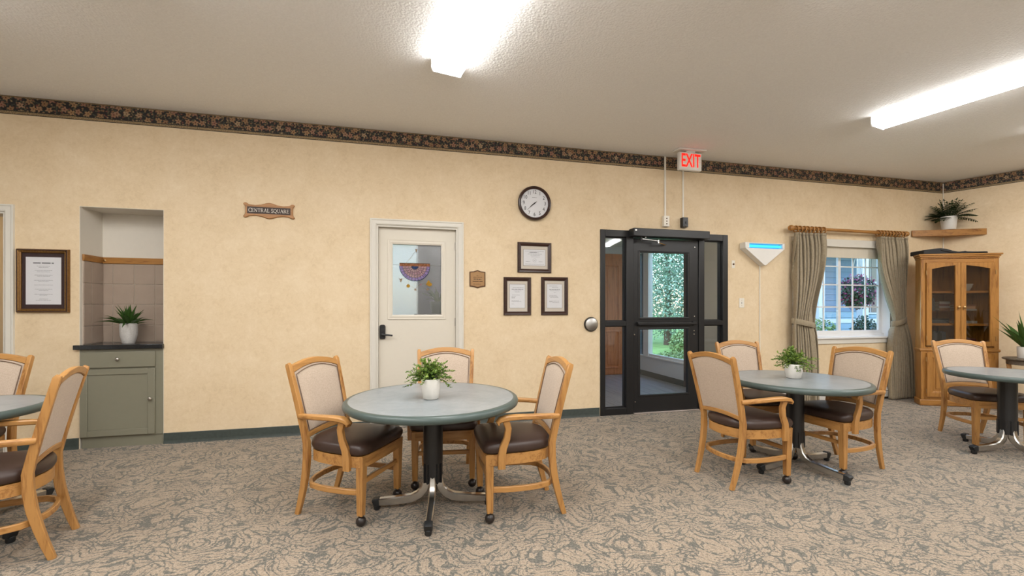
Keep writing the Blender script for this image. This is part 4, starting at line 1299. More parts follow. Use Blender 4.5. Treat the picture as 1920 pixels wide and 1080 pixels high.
def curtain(label, u_top, u_tie, u_bot, seed, folds=7, tie_z=1.10, pull=1):
    """pleated drape: (left, right) edges at the top, at the tieback and at the hem, metres along the wall"""
    uc = (u_top[0] + u_top[1]) / 2
    o = wall_thing('curtain', label, 'curtain', uc, 0.0, 0.10, group='curtains at the window')
    r = random.Random(seed)
    ph = [r.uniform(-.5, .5) for _ in range(40)]
    ztop = 2.344

    def lerp(a, b, t):
        return a + (b - a) * t

    def edges(z):
        if z > tie_z:
            t = (ztop - z) / (ztop - tie_z)
            tt = t ** 1.6
            tt = tt * tt * (3 - 2 * tt)
            return lerp(u_top[0], u_tie[0], tt), lerp(u_top[1], u_tie[1], tt)
        t = (tie_z - z) / tie_z
        tt = 1 - (1 - t) ** 2.2
        return lerp(u_tie[0], u_bot[0], tt), lerp(u_tie[1], u_bot[1], tt)

    def fn(s, t):
        z = ztop - t * (ztop - 0.012)
        a, b = edges(z)
        wgap = math.exp(-((z - tie_z) / 0.10) ** 2)
        header = math.exp(-((z - ztop) / 0.10) ** 2)
        amp = 0.052 * (1 - 0.50 * wgap) * (1 - .35 * header) + 0.012 * (1 - t) * 0
        f = folds * s + 0.45 * math.sin(5 * s + ph[0] * 3) + 0.30 * math.sin(2.6 * t + 9 * s + ph[1]) + .18 * math.sin(17 * s + 3 * t)
        y = amp * (1 - 2 * abs(math.sin(math.pi * f)) ** .75) + 0.22 * amp * math.sin(2 * math.pi * f * 2 + 1.3 + ph[2])
        y += 0.010 * math.sin(11 * t + 4 * s)
        u = lerp(a, b, s) + 0.010 * math.sin(2 * math.pi * f * 2 + .6) * (1 - wgap)
        return (u - uc, y - .012 * wgap, z)
    m = MB().grid(fn, 130, 70)
    ob = m.build('panel', M['curtain'], o, 180)
    so = ob.modifiers.new('thickness', 'SOLIDIFY')
    so.thickness = 0.004
    # heading tape band with pinch pleats
    def hd(s, t):
        p = fn(s, 0.0)
        return (p[0], p[1] * 1.05 - .003, ztop + .005 - t * .035)
    h = MB().grid(hd, 90, 2).build('heading', M['curtain'], o, 180)
    h.modifiers.new('thickness', 'SOLIDIFY').thickness = 0.004
    # tieback sash
    a, b = edges(tie_z)
    w = (b - a) / 2 + 0.012
    cx = (a + b) / 2 - uc
    n = 28
    path = [(cx + w * math.cos(2 * math.pi * k / n), -.008 + 0.060 * math.sin(2 * math.pi * k / n), tie_z + 0.035 * pull * math.cos(2 * math.pi * k / n)) for k in range(n)]
    MB().sweep(path, rect(0.036, 0.003, .001), (0, 0, 1), closed=True).build('tieback', M['curtain'], o, 60)
    return o


curtain('sage linen curtain left of the window, tied back', (7.420, 7.895), (7.375, 7.715), (7.375, 7.785), 3, 8, 1.115, -1)
curtain('sage linen curtain right of the window, tied back beside the corner cabinet', (8.900, 9.385), (9.150, 9.375), (9.060, 9.535), 11, 9, 1.130, 1)

# ------------------------------------------------------------------ fluorescent ceiling fittings
FDIR = Vector((0.43, -0.903, 0)).normalized()
FA = math.atan2(FDIR.y, FDIR.x)
def fixture(label, end, length=2.44):
    """wrap-around fitting; 'end' is its far end, it runs towards the viewer"""
    o = thing('ceiling_light', label, 'ceiling light', (end[0], end[1], CEIL), FA, group='fluorescent wrap ceiling lights')
    MB().box(0.006, length - .006, -0.10, 0.10, -0.022, 0.0).build('housing', M['white'], o)
    prof = [(-0.112, -0.010), (-0.124, -0.048), (-0.112, -0.082), (-0.09, -0.090), (0.09, -0.090), (0.112, -0.082), (0.124, -0.048), (0.112, -0.010)]
    ln = MB()
    for i in range(len(prof) - 1):
        (ya, za), (yb, zb) = prof[i], prof[i + 1]
        ln.add([(0.010, ya, za), (length - .010, ya, za), (length - .010, yb, zb), (0.010, yb, zb)], [(0, 1, 2, 3)], 0 if i in (2, 3, 4) else (2 if i in (0, 6) else 1))
    ln.build('lens', [M['lens'], M['lens_side'], M['lens_top']], o)
    for a, b in ((0, 0.010), (length - .010, length)):
        MB().prism([(-0.127, 0.0), (-0.127, -0.060), (-0.112, -0.094), (0.112, -0.094), (0.127, -0.060), (0.127, 0.0)], a, b, 'yz').build('end_cap', M['endcap'], o, bevel=0.002)
    return o
fixture('fluorescent wrap ceiling light above the middle table', (-0.515, 3.41))
fixture('fluorescent wrap ceiling light above the table by the entrance', (3.735, 4.42))
fixture('fluorescent wrap ceiling light just beyond the right edge of view', (5.86, 4.78))
fixture('fluorescent wrap ceiling light just beyond the left edge of view', (-3.75, 2.55))
ADDED_LIGHTS = [((-2.40, -.34), 'first'), ((.87, .52), 'second'), ((5.10, 1.53), 'third'), ((7.25, 1.90), 'fourth'), ((1.65, 2.40), 'fifth'), ((-2.20, 2.35), 'sixth'), ((3.05, -.50), 'seventh'), ((-.85, -.90), 'eighth')]  # unseen extra fittings, added to brighten walls and ceiling
for e, w in ADDED_LIGHTS:
    fixture('fluorescent wrap ceiling light added out of view, ' + w + ' of the extra fittings', e)
# ------------------------------------------------------------------ chairs
SEAT_HALF = [(0, -.247), (.10, -.246), (.19, -.240), (.228, -.226), (.240, -.195), (.238, -.10), (.232, .0), (.218, .085), (.190, .155), (.135, .203), (.065, .224), (0, .230)]
SEAT = SEAT_HALF + [(-x, y) for x, y in SEAT_HALF[-2:0:-1]]


def back_y(z):
    t = max(0.0, (z - .45) / .515)
    return .195 + .120 * t ** 1.15


def post_x(z):
    return .199 + .026 * max(0, (z - .45) / .515)


def make_chair(arms=True, casters=True):
    t = thing('dining_chair', None, None)
    wz, wx, wy = M['chairwood'], M['chairwood_x'], M['chairwood_y']
    # seat frame: a rounded apron
    n = len(SEAT)
    fr = MB()
    ins = [(x * .86, y * .86) for x, y in SEAT]
    vs = [(x, y, .362) for x, y in SEAT] + [(x, y, .428) for x, y in SEAT] + [(x, y, .428) for x, y in ins] + [(x, y, .362) for x, y in ins]
    fs = []
    for k in range(4):
        for i in range(n):
            j = (i + 1) % n
            fs.append((k * n + i, k * n + j, ((k + 1) % 4) * n + j, ((k + 1) % 4) * n + i))
    fr.add(vs, fs)
    fr.build('seat_frame', wx, t, 35)
    # cushion
    cu = MB()
    lv = [(.95, .424), (1.025, .434), (1.05, .454), (1.045, .474), (1.005, .492), (.92, .503), (.72, .511), (.4, .516)]
    vs = [(x * s, y * s, z) for s, z in lv for x, y in SEAT] + [(0, 0, .518)]
    fs = [tuple(range(n))[::-1]]
    for k in range(len(lv) - 1):
        for i in range(n):
            j = (i + 1) % n
            fs.append((k * n + i, k * n + j, (k + 1) * n + j, (k + 1) * n + i))
    m = (len(lv) - 1) * n
    fs += [(m + i, m + (i + 1) % n, len(vs) - 1) for i in range(n)]
    cu.add(vs, fs)
    o = cu.build('seat', M['vinyl'], t, 180)
    ss = o.modifiers.new('soft', 'SUBSURF')
    ss.levels = ss.render_levels = 1
    # front legs, on casters or glides
    zb = .066 if casters else .006
    for s in (-1, 1):
        lg = MB().sweep([(s * .207, -.205, zb), (s * .207, -.207, .2), (s * .207, -.210, .424)], rect(.026, .026, .004), (1, 0, 0), [.72, .84, 1.0]).build('leg', wz, t, 30)
        if casters:
            c = MB().lathe([(.010, .052), (.013, .062), (.020, .068), (.019, .072)], 14, (s * .207, -.205, 0))
            c.ball((s * .207, -.205, .031), .031, 16, 10)
            c.build('caster', M['caster'], lg, 60)
        else:
            MB().lathe([(.013, 0), (.015, .006), (.014, .012)], 12, (s * .207, -.205, 0)).build('glide', M['blackrub'], lg, 60)
    # back posts that run down into the raked rear legs
    for s in (-1, 1):
        path = [(s * .182, .283, 0), (s * .184, .258, .08), (s * .187, .234, .17), (s * .191, .212, .27), (s * .195, .199, .37), (s * .199, .197, .47)]
        path += [(s * post_x(z), back_y(z), z) for z in (.58, .70, .82, .90, .955)] + [(s * post_x(.966), back_y(.966) + .004, .968)]
        sc_ = [(.80, .80), (.86, .92), (.92, 1.02), (.98, 1.12), (1.0, 1.16), (1, 1.10), (1, 1.02), (1, .98), (1, .92), (1, .88), (.96, .86), (.7, .6)]
        MB().sweep(path, rect(.0155, .0195, .003), (1, 0, 0), sc_).build('back_post', wz, t, 28)
    # arched top rail
    def rail(zlo, zhi, hwf, th, name):
        vs, fs = [], []
        N = 14
        for i in range(N + 1):
            x = -1 + 2 * i / N
            a, b = zlo(x), zhi(x)
            xx = x * hwf
            vs += [(xx, back_y(a) - th, a), (xx, back_y(b) - th, b), (xx, back_y(b) + th, b), (xx, back_y(a) + th, a)]
        for i in range(N):
            for k in range(4):
                fs.append((i * 4 + k, i * 4 + (k + 1) % 4, (i + 1) * 4 + (k + 1) % 4, (i + 1) * 4 + k))
        fs += [(0, 1, 2, 3), tuple(N * 4 + k for k in (3, 2, 1, 0))]
        return MB().add(vs, fs).build(name, wx, t, bevel=0.004)
    arch = lambda x: math.cos(x * math.pi / 2) ** .9 if abs(x) < 1 else 0.0
    z_in = lambda x: .908 + .042 * arch(x)
    rail(z_in, lambda x: .950 + .038 * arch(x), .214, .015, 'top_rail')
    z_low = lambda x: .530 + .016 * arch(x)
    rail(lambda x: .497 + .016 * arch(x), z_low, .195, .015, 'lower_rail')
    # upholstered back panel, front and rear
    def hw_at(z):
        return post_x(z) - .017
    bp = MB()
    NU, NV = 12, 12
    for side in (-1, 1):
        def f(u, v, side=side):
            x = -1 + 2 * u
            z = z_low(x) + (z_in(x) - z_low(x)) * v
            e = min(1, 5 * min(u, 1 - u)) * min(1, 5 * min(v, 1 - v))
            e = e ** .5
            return (x * hw_at(z), back_y(z) + side * (.009 + (.014 if side < 0 else .008) * e), z)
        bp.grid(f, NU, NV)
    ob = bp.build('back_cushion', M['fabric'], t, 60)
    edge = []
    N = 14
    for i in range(N + 1):
        edge.append((-1 + 2 * i / N, 1))
    for i in range(1, N):
        edge.append((1, 1 - i / N))
    for i in range(N + 1):
        edge.append((1 - 2 * i / N, 0))
    for i in range(1, N):
        edge.append((-1, i / N))
    path = []
    for x, v in edge:
        z = z_low(x) + (z_in(x) - z_low(x)) * v
        z = min(max(z, z_low(x) + .010), z_in(x) - .010)
        path.append((x * (hw_at(z) - .010), back_y(z) - .017, z))
    MB().tube(path, .0027, 6, (0, 1, 0), closed=True).build('piping', M['piping'], ob, 60)
    # hoop stretcher round the sides and back, straight one in front
    hoop = [(.207, -.205), (.222, -.11), (.224, .0), (.215, .09), (.194, .165), (.15, .208), (.08, .232), (0, .240)]
    hoop = hoop + [(-x, y) for x, y in hoop[-2::-1]]
    MB().sweep([(x, y, .205) for x, y in hoop], rect(.017, .0105, .003), (0, 0, 1)).build('hoop_stretcher', wy, t, 40)
    MB().sweep([(-.207, -.206, .262), (.207, -.206, .262)], rect(.015, .010, .003), (0, 0, 1)).build('front_stretcher', wx, t, 40)
    if arms:
        for s in (-1, 1):
            pth = [(s * .218, .232, .640), (s * .240, .16, .646), (s * .256, .06, .652), (s * .264, -.04, .657), (s * .268, -.11, .656), (s * .269, -.150, .648), (s * .269, -.168, .632), (s * .269, -.162, .618)]
            am = MB().sweep(pth, rect(.0235, .0145, .006), (1, 0, 0), [(.72, 1), (.85, 1), (.95, 1), (1.05, 1), (1.15, 1.05), (1.12, 1.0), (1.05, .8), (.9, .4)]).build('arm', wy, t, 40)
            MB().sweep([(s * .264, -.118, .645), (s * .259, -.100, .59), (s * .256, -.108, .53), (s * .2545, -.132, .47), (s * .2535, -.140, .42), (s * .252, -.140, .345)], rect(.0145, .021, .004), (1, 0, 0), [(1, 1), (1, .9), (1, .95), (1, 1.1), (1, 1.1), (1, 1.05)]).build('arm_support', wz, am, 40)
    return t


protos = {}
def place_chair(label, x, y, F, arms=True, casters=True):
    key = (arms, casters)
    if key not in protos:
        o = protos[key] = make_chair(arms, casters)
    else:
        o = copy_tree(protos[key])
    o.location = (x, y, 0)
    o.rotation_euler = (0, 0, math.atan2(F[0], -F[1]))
    tag(o, label, 'chair', 'maple dining chairs around the tables')
    return o


place_chair('maple armchair with brown seat on the left side of the middle table', -1.055, 2.872, (.961, -.276))
place_chair('maple armchair with brown seat on the right side of the middle table', .018, 2.900, (-.975, -.22))
place_chair('maple armchair behind the middle table, facing the viewer in front of the cream door', -.525, 3.375, (.12, -.99))
place_chair('maple armchair turned with its back to the viewer at the table by the entrance', 1.812, 3.390, (.955, .29))
place_chair('maple armchair behind the table by the entrance, left of the window', 2.385, 4.19, (.135, -.99))
place_chair('maple armchair below the window at the table by the entrance', 2.722, 3.640, (-.95, -.31))
place_chair('armless maple chair in front of the corner cabinet', 4.725, 4.335, (-.2, -.98), arms=False, casters=False)
place_chair('maple armchair seen from behind at the left table, in front of the sage cabinet', -2.757, 2.285, (-.855, -.52))
place_chair('maple armchair behind the left table, beside the framed notice', -3.735, 2.860, (.2, -.98))


# ------------------------------------------------------------------ round pedestal tables
def make_table(label, x, y, R, rot, foot=0.40, TH=.7326):
    t = thing('round_table', label, 'table', (x, y, 0), math.radians(rot), group='round pedestal tables')
    ri = R - .034
    MB().lathe([(0, TH - .030), (ri, TH - .030), (ri, TH + .0008), (0, TH + .0008)], 72).build('tabletop', M['laminate'], t, 30)
    rim = [(ri - .004, TH - .040), (R - .016, TH - .046), (R - .004, TH - .038), (R, TH - .022), (R - .004, TH - .008), (R - .014, TH), (ri, TH + .0005), (ri - .004, TH - .01)]
    MB().lathe(rim + [rim[0]], 72, caps=False).build('edge_band', M['rim'], t, 50)
    MB().lathe([(.16, TH - .036), (.16, TH - .046), (.07, TH - .060)], 24).build('mounting_plate', M['black'], t, 40)
    MB().lathe([(.064, .30), (.064, TH - .040)], 28).build('column', M['black'], t, 40)
    sl = MB().lathe([(.060, .175), (.060, .302)], 28)
    for k in range(4):
        a = math.pi / 2 * k + math.pi / 4
        c, s = math.cos(a), math.sin(a)
        for da in (-.25, .25):
            aa = a + da
            sl.sweep([(.058 * math.cos(aa), .058 * math.sin(aa), .172), (.058 * math.cos(aa), .058 * math.sin(aa), .300)], rect(.010, .004), (math.cos(aa), math.sin(aa), 0))
    sl.build('sleeve', M['black'], t, 40)
    for k in range(4):
        a = math.pi / 2 * k
        c, s = math.cos(a), math.sin(a)
        def P(r, z):
            return (r * c, r * s, z)
        path = [P(.034, .285), P(.036, .22), P(.040, .175), P(.055, .128), P(.088, .090), P(.14, .066), P(foot * .62, .056), P(foot - .03, .050)]
        f = MB().sweep(path, rect(.022, .027, .007), (-s, c, 0), [(.8, .7), (.85, .8), (.95, .95), (1, 1), (1, 1), (1, 1), (1, .95), (.95, .85)]).build('foot', M['chrome'], t, 40)
        cap = MB().sweep([P(foot - .038, .052), P(foot - .01, .050), P(foot, .045)], rect(.025, .026, .006), (-s, c, 0), [1, 1, .85])
        cap.lathe([(.017, 0), (.021, .008), (.021, .030), (.015, .036)], 14, P(foot - .022, 0))
        cap.build('end_cap', M['blackrub'], f, 40)
    return t


make_table('round grey pedestal table with green edge in the middle of the room', -.525, 2.874, .566, 6, .385)
make_table('round grey pedestal table by the entrance and window', 2.36, 3.60, .520, 22, .42)
make_table('round grey pedestal table at the right edge beside the armless chair', 4.53, 3.95, .425, 5, .36)
make_table('round grey pedestal table cut off at the left edge', -3.30, 2.52, .435, -10, .50)


# ------------------------------------------------------------------ potted plants
def bushy(label, x, y, z, seed, rp=.060, hp=.125, spread=.13, n=420, mat='bush'):
    o = thing('potted_plant', label, 'plant', (x, y, z), 0, group='small potted shrubs on the tables')
    pot_mesh(o, cup(rp * .80, rp, hp, belly=.004), M['potwhite'], rp - .007, hp - .012)
    r = random.Random(seed)
    st, lv = MB(), MB()
    for k in range(120):
        a = r.uniform(0, 6.28)
        el = math.radians(r.choice([r.uniform(-8, 30), r.uniform(20, 60), r.uniform(45, 88)]))
        L = spread * r.uniform(.62, 1.12) * (1.0 if el < .7 else .95)
        d = Vector((math.cos(a) * math.cos(el), math.sin(a) * math.cos(el), math.sin(el)))
        b = Vector((r.uniform(-.4, .4) * rp, r.uniform(-.4, .4) * rp, hp - .01))
        pts = []
        for i in range(5):
            s = i / 4
            pts.append(b + d * L * s + Vector((0, 0, .018 * math.sin(s * 3) - .030 * s * s * math.cos(el))) + Vector((r.uniform(-1, 1), r.uniform(-1, 1), r.uniform(-1, 1))) * .004)
        st.tube(pts, .0011, 4)
        for i in range(11):
            s = .25 + .78 * i / 10
            q = pts[min(4, int(s * 4))].lerp(pts[min(4, int(s * 4) + 1)], s * 4 - int(s * 4)) if s < 1 else pts[4]
            dd = (d * .6 + Vector((r.uniform(-1, 1), r.uniform(-1, 1), r.uniform(-.4, 1)))).normalized()
            leaf_strip(lv, q, dd, r.uniform(.015, .025), r.uniform(.010, .015), .4, 2, .2, r.uniform(-1, 1))
    tag(st.build('stems', M['spiky'], o), None, None, kind='stuff')
    tag(lv.build('foliage', M[mat], o), None, None, kind='stuff')
    return o


bushy('leafy green plant in a white pot on the middle table', -.525, 2.80, .7336, 5, .062, .132, .145)
bushy('leafy green plant in a white pot on the table by the entrance', 2.365, 3.63, .7336, 8, .068, .120, .150)

# spiky plant on the niche counter
o = thing('potted_plant', 'spiky dark green plant in a ribbed grey pot on the niche counter', 'plant', wp(-.355, -.125, .9755), WA)
pot_mesh(o, [(0, 0), (.046, 0), (.052, .008), (.068, .08), (.071, .14), (.069, .192), (.066, .197), (.062, .192), (.064, .14), (.058, .05), (0, .03)], M['potgrey'], .063, .178)
r = random.Random(21)
for k in range(58):
    a = k * 2.4 + r.uniform(-.3, .3)
    ring = k / 58
    el = math.radians(22 + 64 * (1 - ring) + r.uniform(-8, 8))
    L = r.uniform(.17, .225)
    if math.sin(a) > .0:
        L *= .62
    mb = MB()
    leaf_strip(mb, (.030 * math.cos(a) * ring * 1.5, .030 * math.sin(a) * ring * 1.2, .180), (math.cos(a) * math.cos(el), math.sin(a) * math.cos(el), math.sin(el) + .15), L, r.uniform(.032, .044), r.uniform(.3, .8) * (.5 + ring), 6, .3)
    mb.build('leaf', M['spiky'], o)

# ------------------------------------------------------------------ corner shelf and its fern
SH = 2.392
pA, pB = wp(9.655, 0.006, 0), CORNER + RD * .444 + RN * 0.006
cs = thing('corner_shelf', 'golden oak triangular corner shelf high above the cabinet', 'shelf', (CORNER.x, CORNER.y, SH))
def rel(p, q=CORNER):
    return (p.x - q.x, p.y - q.y)
inA = rel(CORNER + WN * .008 - WD * .002)
MB().prism([rel(pA), rel(pB), rel(CORNER + (WN * .9 + RN * .9).normalized() * .014)], 0.012, 0.085).build('board', M['oak_x'], cs)
fd = (pB - pA).normalized()
fn_ = Vector((fd.y, -fd.x, 0))
q = [pA + fn_ * .0, pA + fn_ * .022, pB + fn_ * .022, pB]
MB().prism([rel(p) for p in q], 0.0, 0.090).build('front_edge', M['oak_x'], cs, bevel=0.003)

def clear_of_walls(x, y, d):
    """free length from a point along d before either corner wall"""
    best = 9.0
    for n in (WN, RN):
        gap = (Vector((x, y, 0)) - CORNER).dot(n)
        v = -(d.x * n.x + d.y * n.y)
        if v > 1e-3:
            best = min(best, gap / v)
    return best
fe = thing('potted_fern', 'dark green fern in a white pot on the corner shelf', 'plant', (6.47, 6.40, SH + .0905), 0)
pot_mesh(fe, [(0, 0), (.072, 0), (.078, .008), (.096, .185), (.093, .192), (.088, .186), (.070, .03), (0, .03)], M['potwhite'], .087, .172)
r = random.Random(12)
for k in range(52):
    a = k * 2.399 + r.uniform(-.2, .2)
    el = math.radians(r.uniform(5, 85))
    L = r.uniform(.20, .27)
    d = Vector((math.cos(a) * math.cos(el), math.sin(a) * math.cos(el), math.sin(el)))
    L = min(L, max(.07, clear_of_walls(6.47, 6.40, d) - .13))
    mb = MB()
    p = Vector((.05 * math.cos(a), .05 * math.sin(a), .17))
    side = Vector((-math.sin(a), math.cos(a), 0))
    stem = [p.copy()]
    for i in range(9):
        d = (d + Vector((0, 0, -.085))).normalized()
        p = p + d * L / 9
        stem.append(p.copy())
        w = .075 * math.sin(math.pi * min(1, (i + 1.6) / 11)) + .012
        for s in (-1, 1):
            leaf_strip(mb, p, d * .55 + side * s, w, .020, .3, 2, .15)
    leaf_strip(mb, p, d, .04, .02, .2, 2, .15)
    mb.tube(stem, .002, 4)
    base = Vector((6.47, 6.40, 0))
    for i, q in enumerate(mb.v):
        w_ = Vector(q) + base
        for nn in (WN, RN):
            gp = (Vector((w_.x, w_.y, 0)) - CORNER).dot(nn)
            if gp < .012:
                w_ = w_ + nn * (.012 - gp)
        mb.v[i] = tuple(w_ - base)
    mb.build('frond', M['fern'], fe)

# ------------------------------------------------------------------ corner cabinet
HA = math.radians(-10.2)
hu = thing('corner_cabinet', 'golden oak corner cabinet with arched glass doors', 'cabinet', (6.003, 5.796, 0), HA)
OUT = [(-.447, 0), (.447, 0), (.440, .20), (.30, .50), (-.10, .52), (-.385, .20)]
def scaled(o, s, dy=0.0):
    cx, cy = 0.0, .24
    return [(cx + (x - cx) * s, cy + (y - cy) * s + dy) for x, y in o]
MB().prism(scaled(OUT, 1.045), 0, .085).build('plinth', M['oak_x'], hu, bevel=0.012)
MB().prism(OUT, .085, .735).build('base', M['oak'], hu, bevel=0.004)
wm = MB()
wm.prism(scaled(OUT, 1.045), .735, .775)
wm.build('waist_moulding', M['oak_x'], hu, bevel=0.014, seg=3)
# upper carcass as panels so that the shelves can be seen
cc = MB()
t_ = .022
def wallseg(p, q, z0, z1):
    p, q = Vector(p), Vector(q)
    d = (q - p).normalized()
    n = Vector((-d.y, d.x)) * t_
    cc.prism([tuple(p), tuple(q), tuple(q + n), tuple(p + n)], z0, z1)
for i in range(1, 6):
    wallseg(OUT[i], OUT[(i + 1) % 6], .775, 1.985)
cc.prism(scaled(OUT, .99), .775, .80)
cc.prism(scaled(OUT, .99), 1.955, 1.985)
cc.build('carcass', M['oak'], hu)
for a, b in ((-.447, -.396), (.392, .447)):
    MB().box(a, b, -.004, .022, .775, 1.985).build('face_stile', M['oak'], hu, bevel=0.003)
MB().box(-.396, .392, -.003, .020, 1.935, 1.985).build('face_rail', M['oak_x'], hu, bevel=0.002)
cr = MB()
cr.prism(scaled(OUT, 1.02), 1.985, 2.010)
cr.prism(scaled(OUT, 1.05), 2.010, 2.032)
cr.prism(scaled(OUT, 1.085), 2.032, 2.055)
cr.build('crown', M['oak_x'], hu, bevel=0.006)
cv = MB()
for k in range(44):
    x = -.425 + .85 * k / 43
    cv.ball((x, -.012, 1.992), .008, 8, 5, sq=(1.1, .6, .8))
tag(cv.build('carved_band', plain('dark_carved_oak', (0.22, 0.085, 0.02), 0.4), hu, 60), None, None, kind='stuff')
inner = scaled(OUT, .93)
for z, m_ in ((1.525, 'oak_x'), (1.085, 'oak_x')):
    MB().prism(scaled(OUT, .93, .012), z, z + .03).build('shelf', M[m_], hu)
MB().prism(scaled(OUT, .92, .012), 1.280, 1.288).build('glass_shelf', M['glass'], hu)
def arch_door(x0, x1, left):
    """upper door; the pane's head follows half of one arch across both doors"""
    z0, z1 = .815, 1.932
    st = .058
    def head(x):
        s = (x + .002) / .39
        return 1.835 + .062 * math.cos(max(-1, min(1, s)) * math.pi / 2)
    a, b = x0 + st, x1 - st
    d_ = MB()
    d_.box(x0, a, -.024, 0, z0, z1)
    d_.box(b, x1, -.024, 0, z0, z1)
    d_.box(a, b, -.024, 0, z0, z0 + .062)
    N = 12
    for i in range(N):
        xa, xb = a + (b - a) * i / N, a + (b - a) * (i + 1) / N
        d_.prism([(xa, head(xa)), (xb, head(xb)), (xb, z1), (xa, z1)], -.024, 0, 'xz')
    o = d_.build('glass_door', M['oak'], hu)
    MB().box(a - .004, b + .004, -.012, -.008, z0 + .058, 1.912).build('pane', M['dimmed_pane'], o)
    kx = x1 - .028 if left else x0 + .028
    k = MB().lathe([(.006, -.024), (.007, -.036), (.017, -.042), (.018, -.050), (.010, -.058), (0, -.060)], 14, (kx, 0, 1.335), 'y')
    k.lathe([(.010, -.024), (.009, -.030), (0, -.031)], 12, (kx, 0, 1.305), 'y')
    k.build('knob', M['brass'], o, 50)
    hx = x0 - .004 if left else x1 + .004
    for z in (.92, 1.80):
        MB().lathe([(.005, z - .03), (.005, z + .03)], 8, (hx, -.026, 0)).build('hinge', M['brass'], o, 40)
arch_door(-.394, -.003, True)
arch_door(.003, .390, False)
for x0, x1, left in ((-.394, -.003, True), (.003, .390, False)):
    d_ = MB()
    d_.box(x0, x1, -.018, 0, .125, .715)
    o = d_.build('cupboard_door', M['oak'], hu, bevel=0.003)
    ring_frame(x0 + .075, x1 - .075, .20, .640, [(0, .004), (0, -.002), (.010, -.008), (.024, -.012), (.075, -.012), (.075, .004)], 'door_frame', M['oak'], o, -.018)
    MB().box(x0 + .105, x1 - .105, -.026, -.016, .232, .608).build('raised_panel', M['oak'], o, bevel=0.012, seg=2)
    hx = x0 - .004 if left else x1 + .004
    for z in (.20, .63):
        MB().lathe([(.005, z - .03), (.005, z + .03)], 8, (hx, -.02, 0)).build('hinge', M['brass'], o, 40)

# things inside the cabinet
def in_cab(x, y, z):
    p = Matrix.Rotation(HA, 3, 'Z') @ Vector((x, y, 0))
    return (6.003 + p.x, 5.796 + p.y, z)
BK = [plain('book_cloth_%s' % n, c, .5) for n, c in (('brown', (.16, .07, .04)), ('tan', (.34, .20, .12)), ('black', (.02, .02, .022)), ('slate', (.07, .085, .11)), ('grey', (.22, .22, .23)), ('wine', (.10, .025, .03)))]
pages = plain('book_pages', (.55, .50, .42), .8)
def book(label, group, x, y, z, w, dp, h, mi, flat=True, rz=0.0):
    o = thing('book', label, 'book', in_cab(x, y, z), HA + rz, group=group)
    if flat:
        c = MB()
        c.box(-w / 2, w / 2, 0, dp, 0, .003)
        c.box(-w / 2, w / 2, 0, dp, h - .003, h)
        c.box(-w / 2, w / 2, -.002, .003, 0, h)
        c.build('cover', BK[mi], o)
        MB().box(-w / 2 + .003, w / 2 - .003, .003, dp - .004, .003, h - .003).build('pages', pages, o)
    else:
        c = MB()
        c.box(-w / 2, -w / 2 + .003, 0, dp, 0, h)
        c.box(w / 2 - .003, w / 2, 0, dp, 0, h)
        c.box(-w / 2, w / 2, -.002, .003, 0, h)
        c.build('cover', BK[mi], o)
        MB().box(-w / 2 + .003, w / 2 - .003, .003, dp - .004, .003, h - .004).build('pages', pages, o)
    return o
def stack(x, y, z, n, w, dp, label, group, seed):
    r = random.Random(seed)
    for k in range(n):
        h = r.uniform(.022, .036)
        pos = 'topmost' if k == n - 1 else ('lowest', 'second lowest', 'third lowest')[k]
        book((pos + ' ' + label) if n > 1 else label, group, x + r.uniform(-.012, .012), y, z, w * r.uniform(.9, 1.05), dp, h, r.choice([0, 1, 4, 5]), True, r.uniform(-.04, .04))
        z += h + .0005
stack(.16, .10, 1.2885, 3, .20, .16, 'flat book piled on the glass shelf behind the right cabinet door', 'books on the glass shelf right', 1)
stack(-.11, .10, 1.2885, 4, .13, .14, 'flat book piled on the glass shelf behind the left cabinet door', 'books on the glass shelf left', 2)
stack(.17, .10, .8005, 4, .22, .16, 'flat book piled on the bottom shelf behind the right cabinet door', 'books on the bottom shelf right', 3)
stack(.17, .10, 1.1155, 1, .20, .15, 'single flat book on the middle wooden shelf behind the right cabinet door', 'book on the middle shelf', 6)
xx = -.31
ORD = ['first', 'second', 'third', 'fourth', 'fifth', 'sixth', 'seventh', 'eighth', 'ninth']
r = random.Random(9)
for k in range(9):
    w = r.uniform(.020, .030)
    book(ORD[k] + ' from the left of dark books upright on the bottom cabinet shelf', 'upright books on the bottom shelf', xx + w / 2, .10, .8005, w, .13, r.uniform(.17, .21), r.choice([2, 2, 3]), False)
    xx += w + .0015
for k in range(3):
    book(ORD[k] + ' from the left of slate books upright on the glass cabinet shelf', 'upright books on the glass shelf', -.300 + .030 * k, .09, 1.2885, .027, .13, .17, 3, False)
bw = thing('glass_bowl', 'cut-glass bowl on the top shelf behind the right cabinet door', 'bowl', in_cab(.17, .17, 1.5555), HA)
MB().lathe([(0, 0), (.055, 0), (.060, .006), (.085, .05), (.098, .095), (.094, .095), (.080, .05), (.055, .012), (0, .012)], 12).build('bowl', plain('cut_crystal', (.75, .76, .78), .08, Transmission_Weight=.55), bw)
vs_ = thing('flat_box', 'dark flat box on the middle shelf behind the left cabinet door', 'box', in_cab(-.16, .10, 1.1155), HA)
MB().box(-.13, .11, 0, .18, 0, .045).build('box', BK[3], vs_, bevel=0.003)
MB().box(-.132, .112, -.002, .182, .045, .062).build('lid', BK[2], vs_, bevel=0.003)

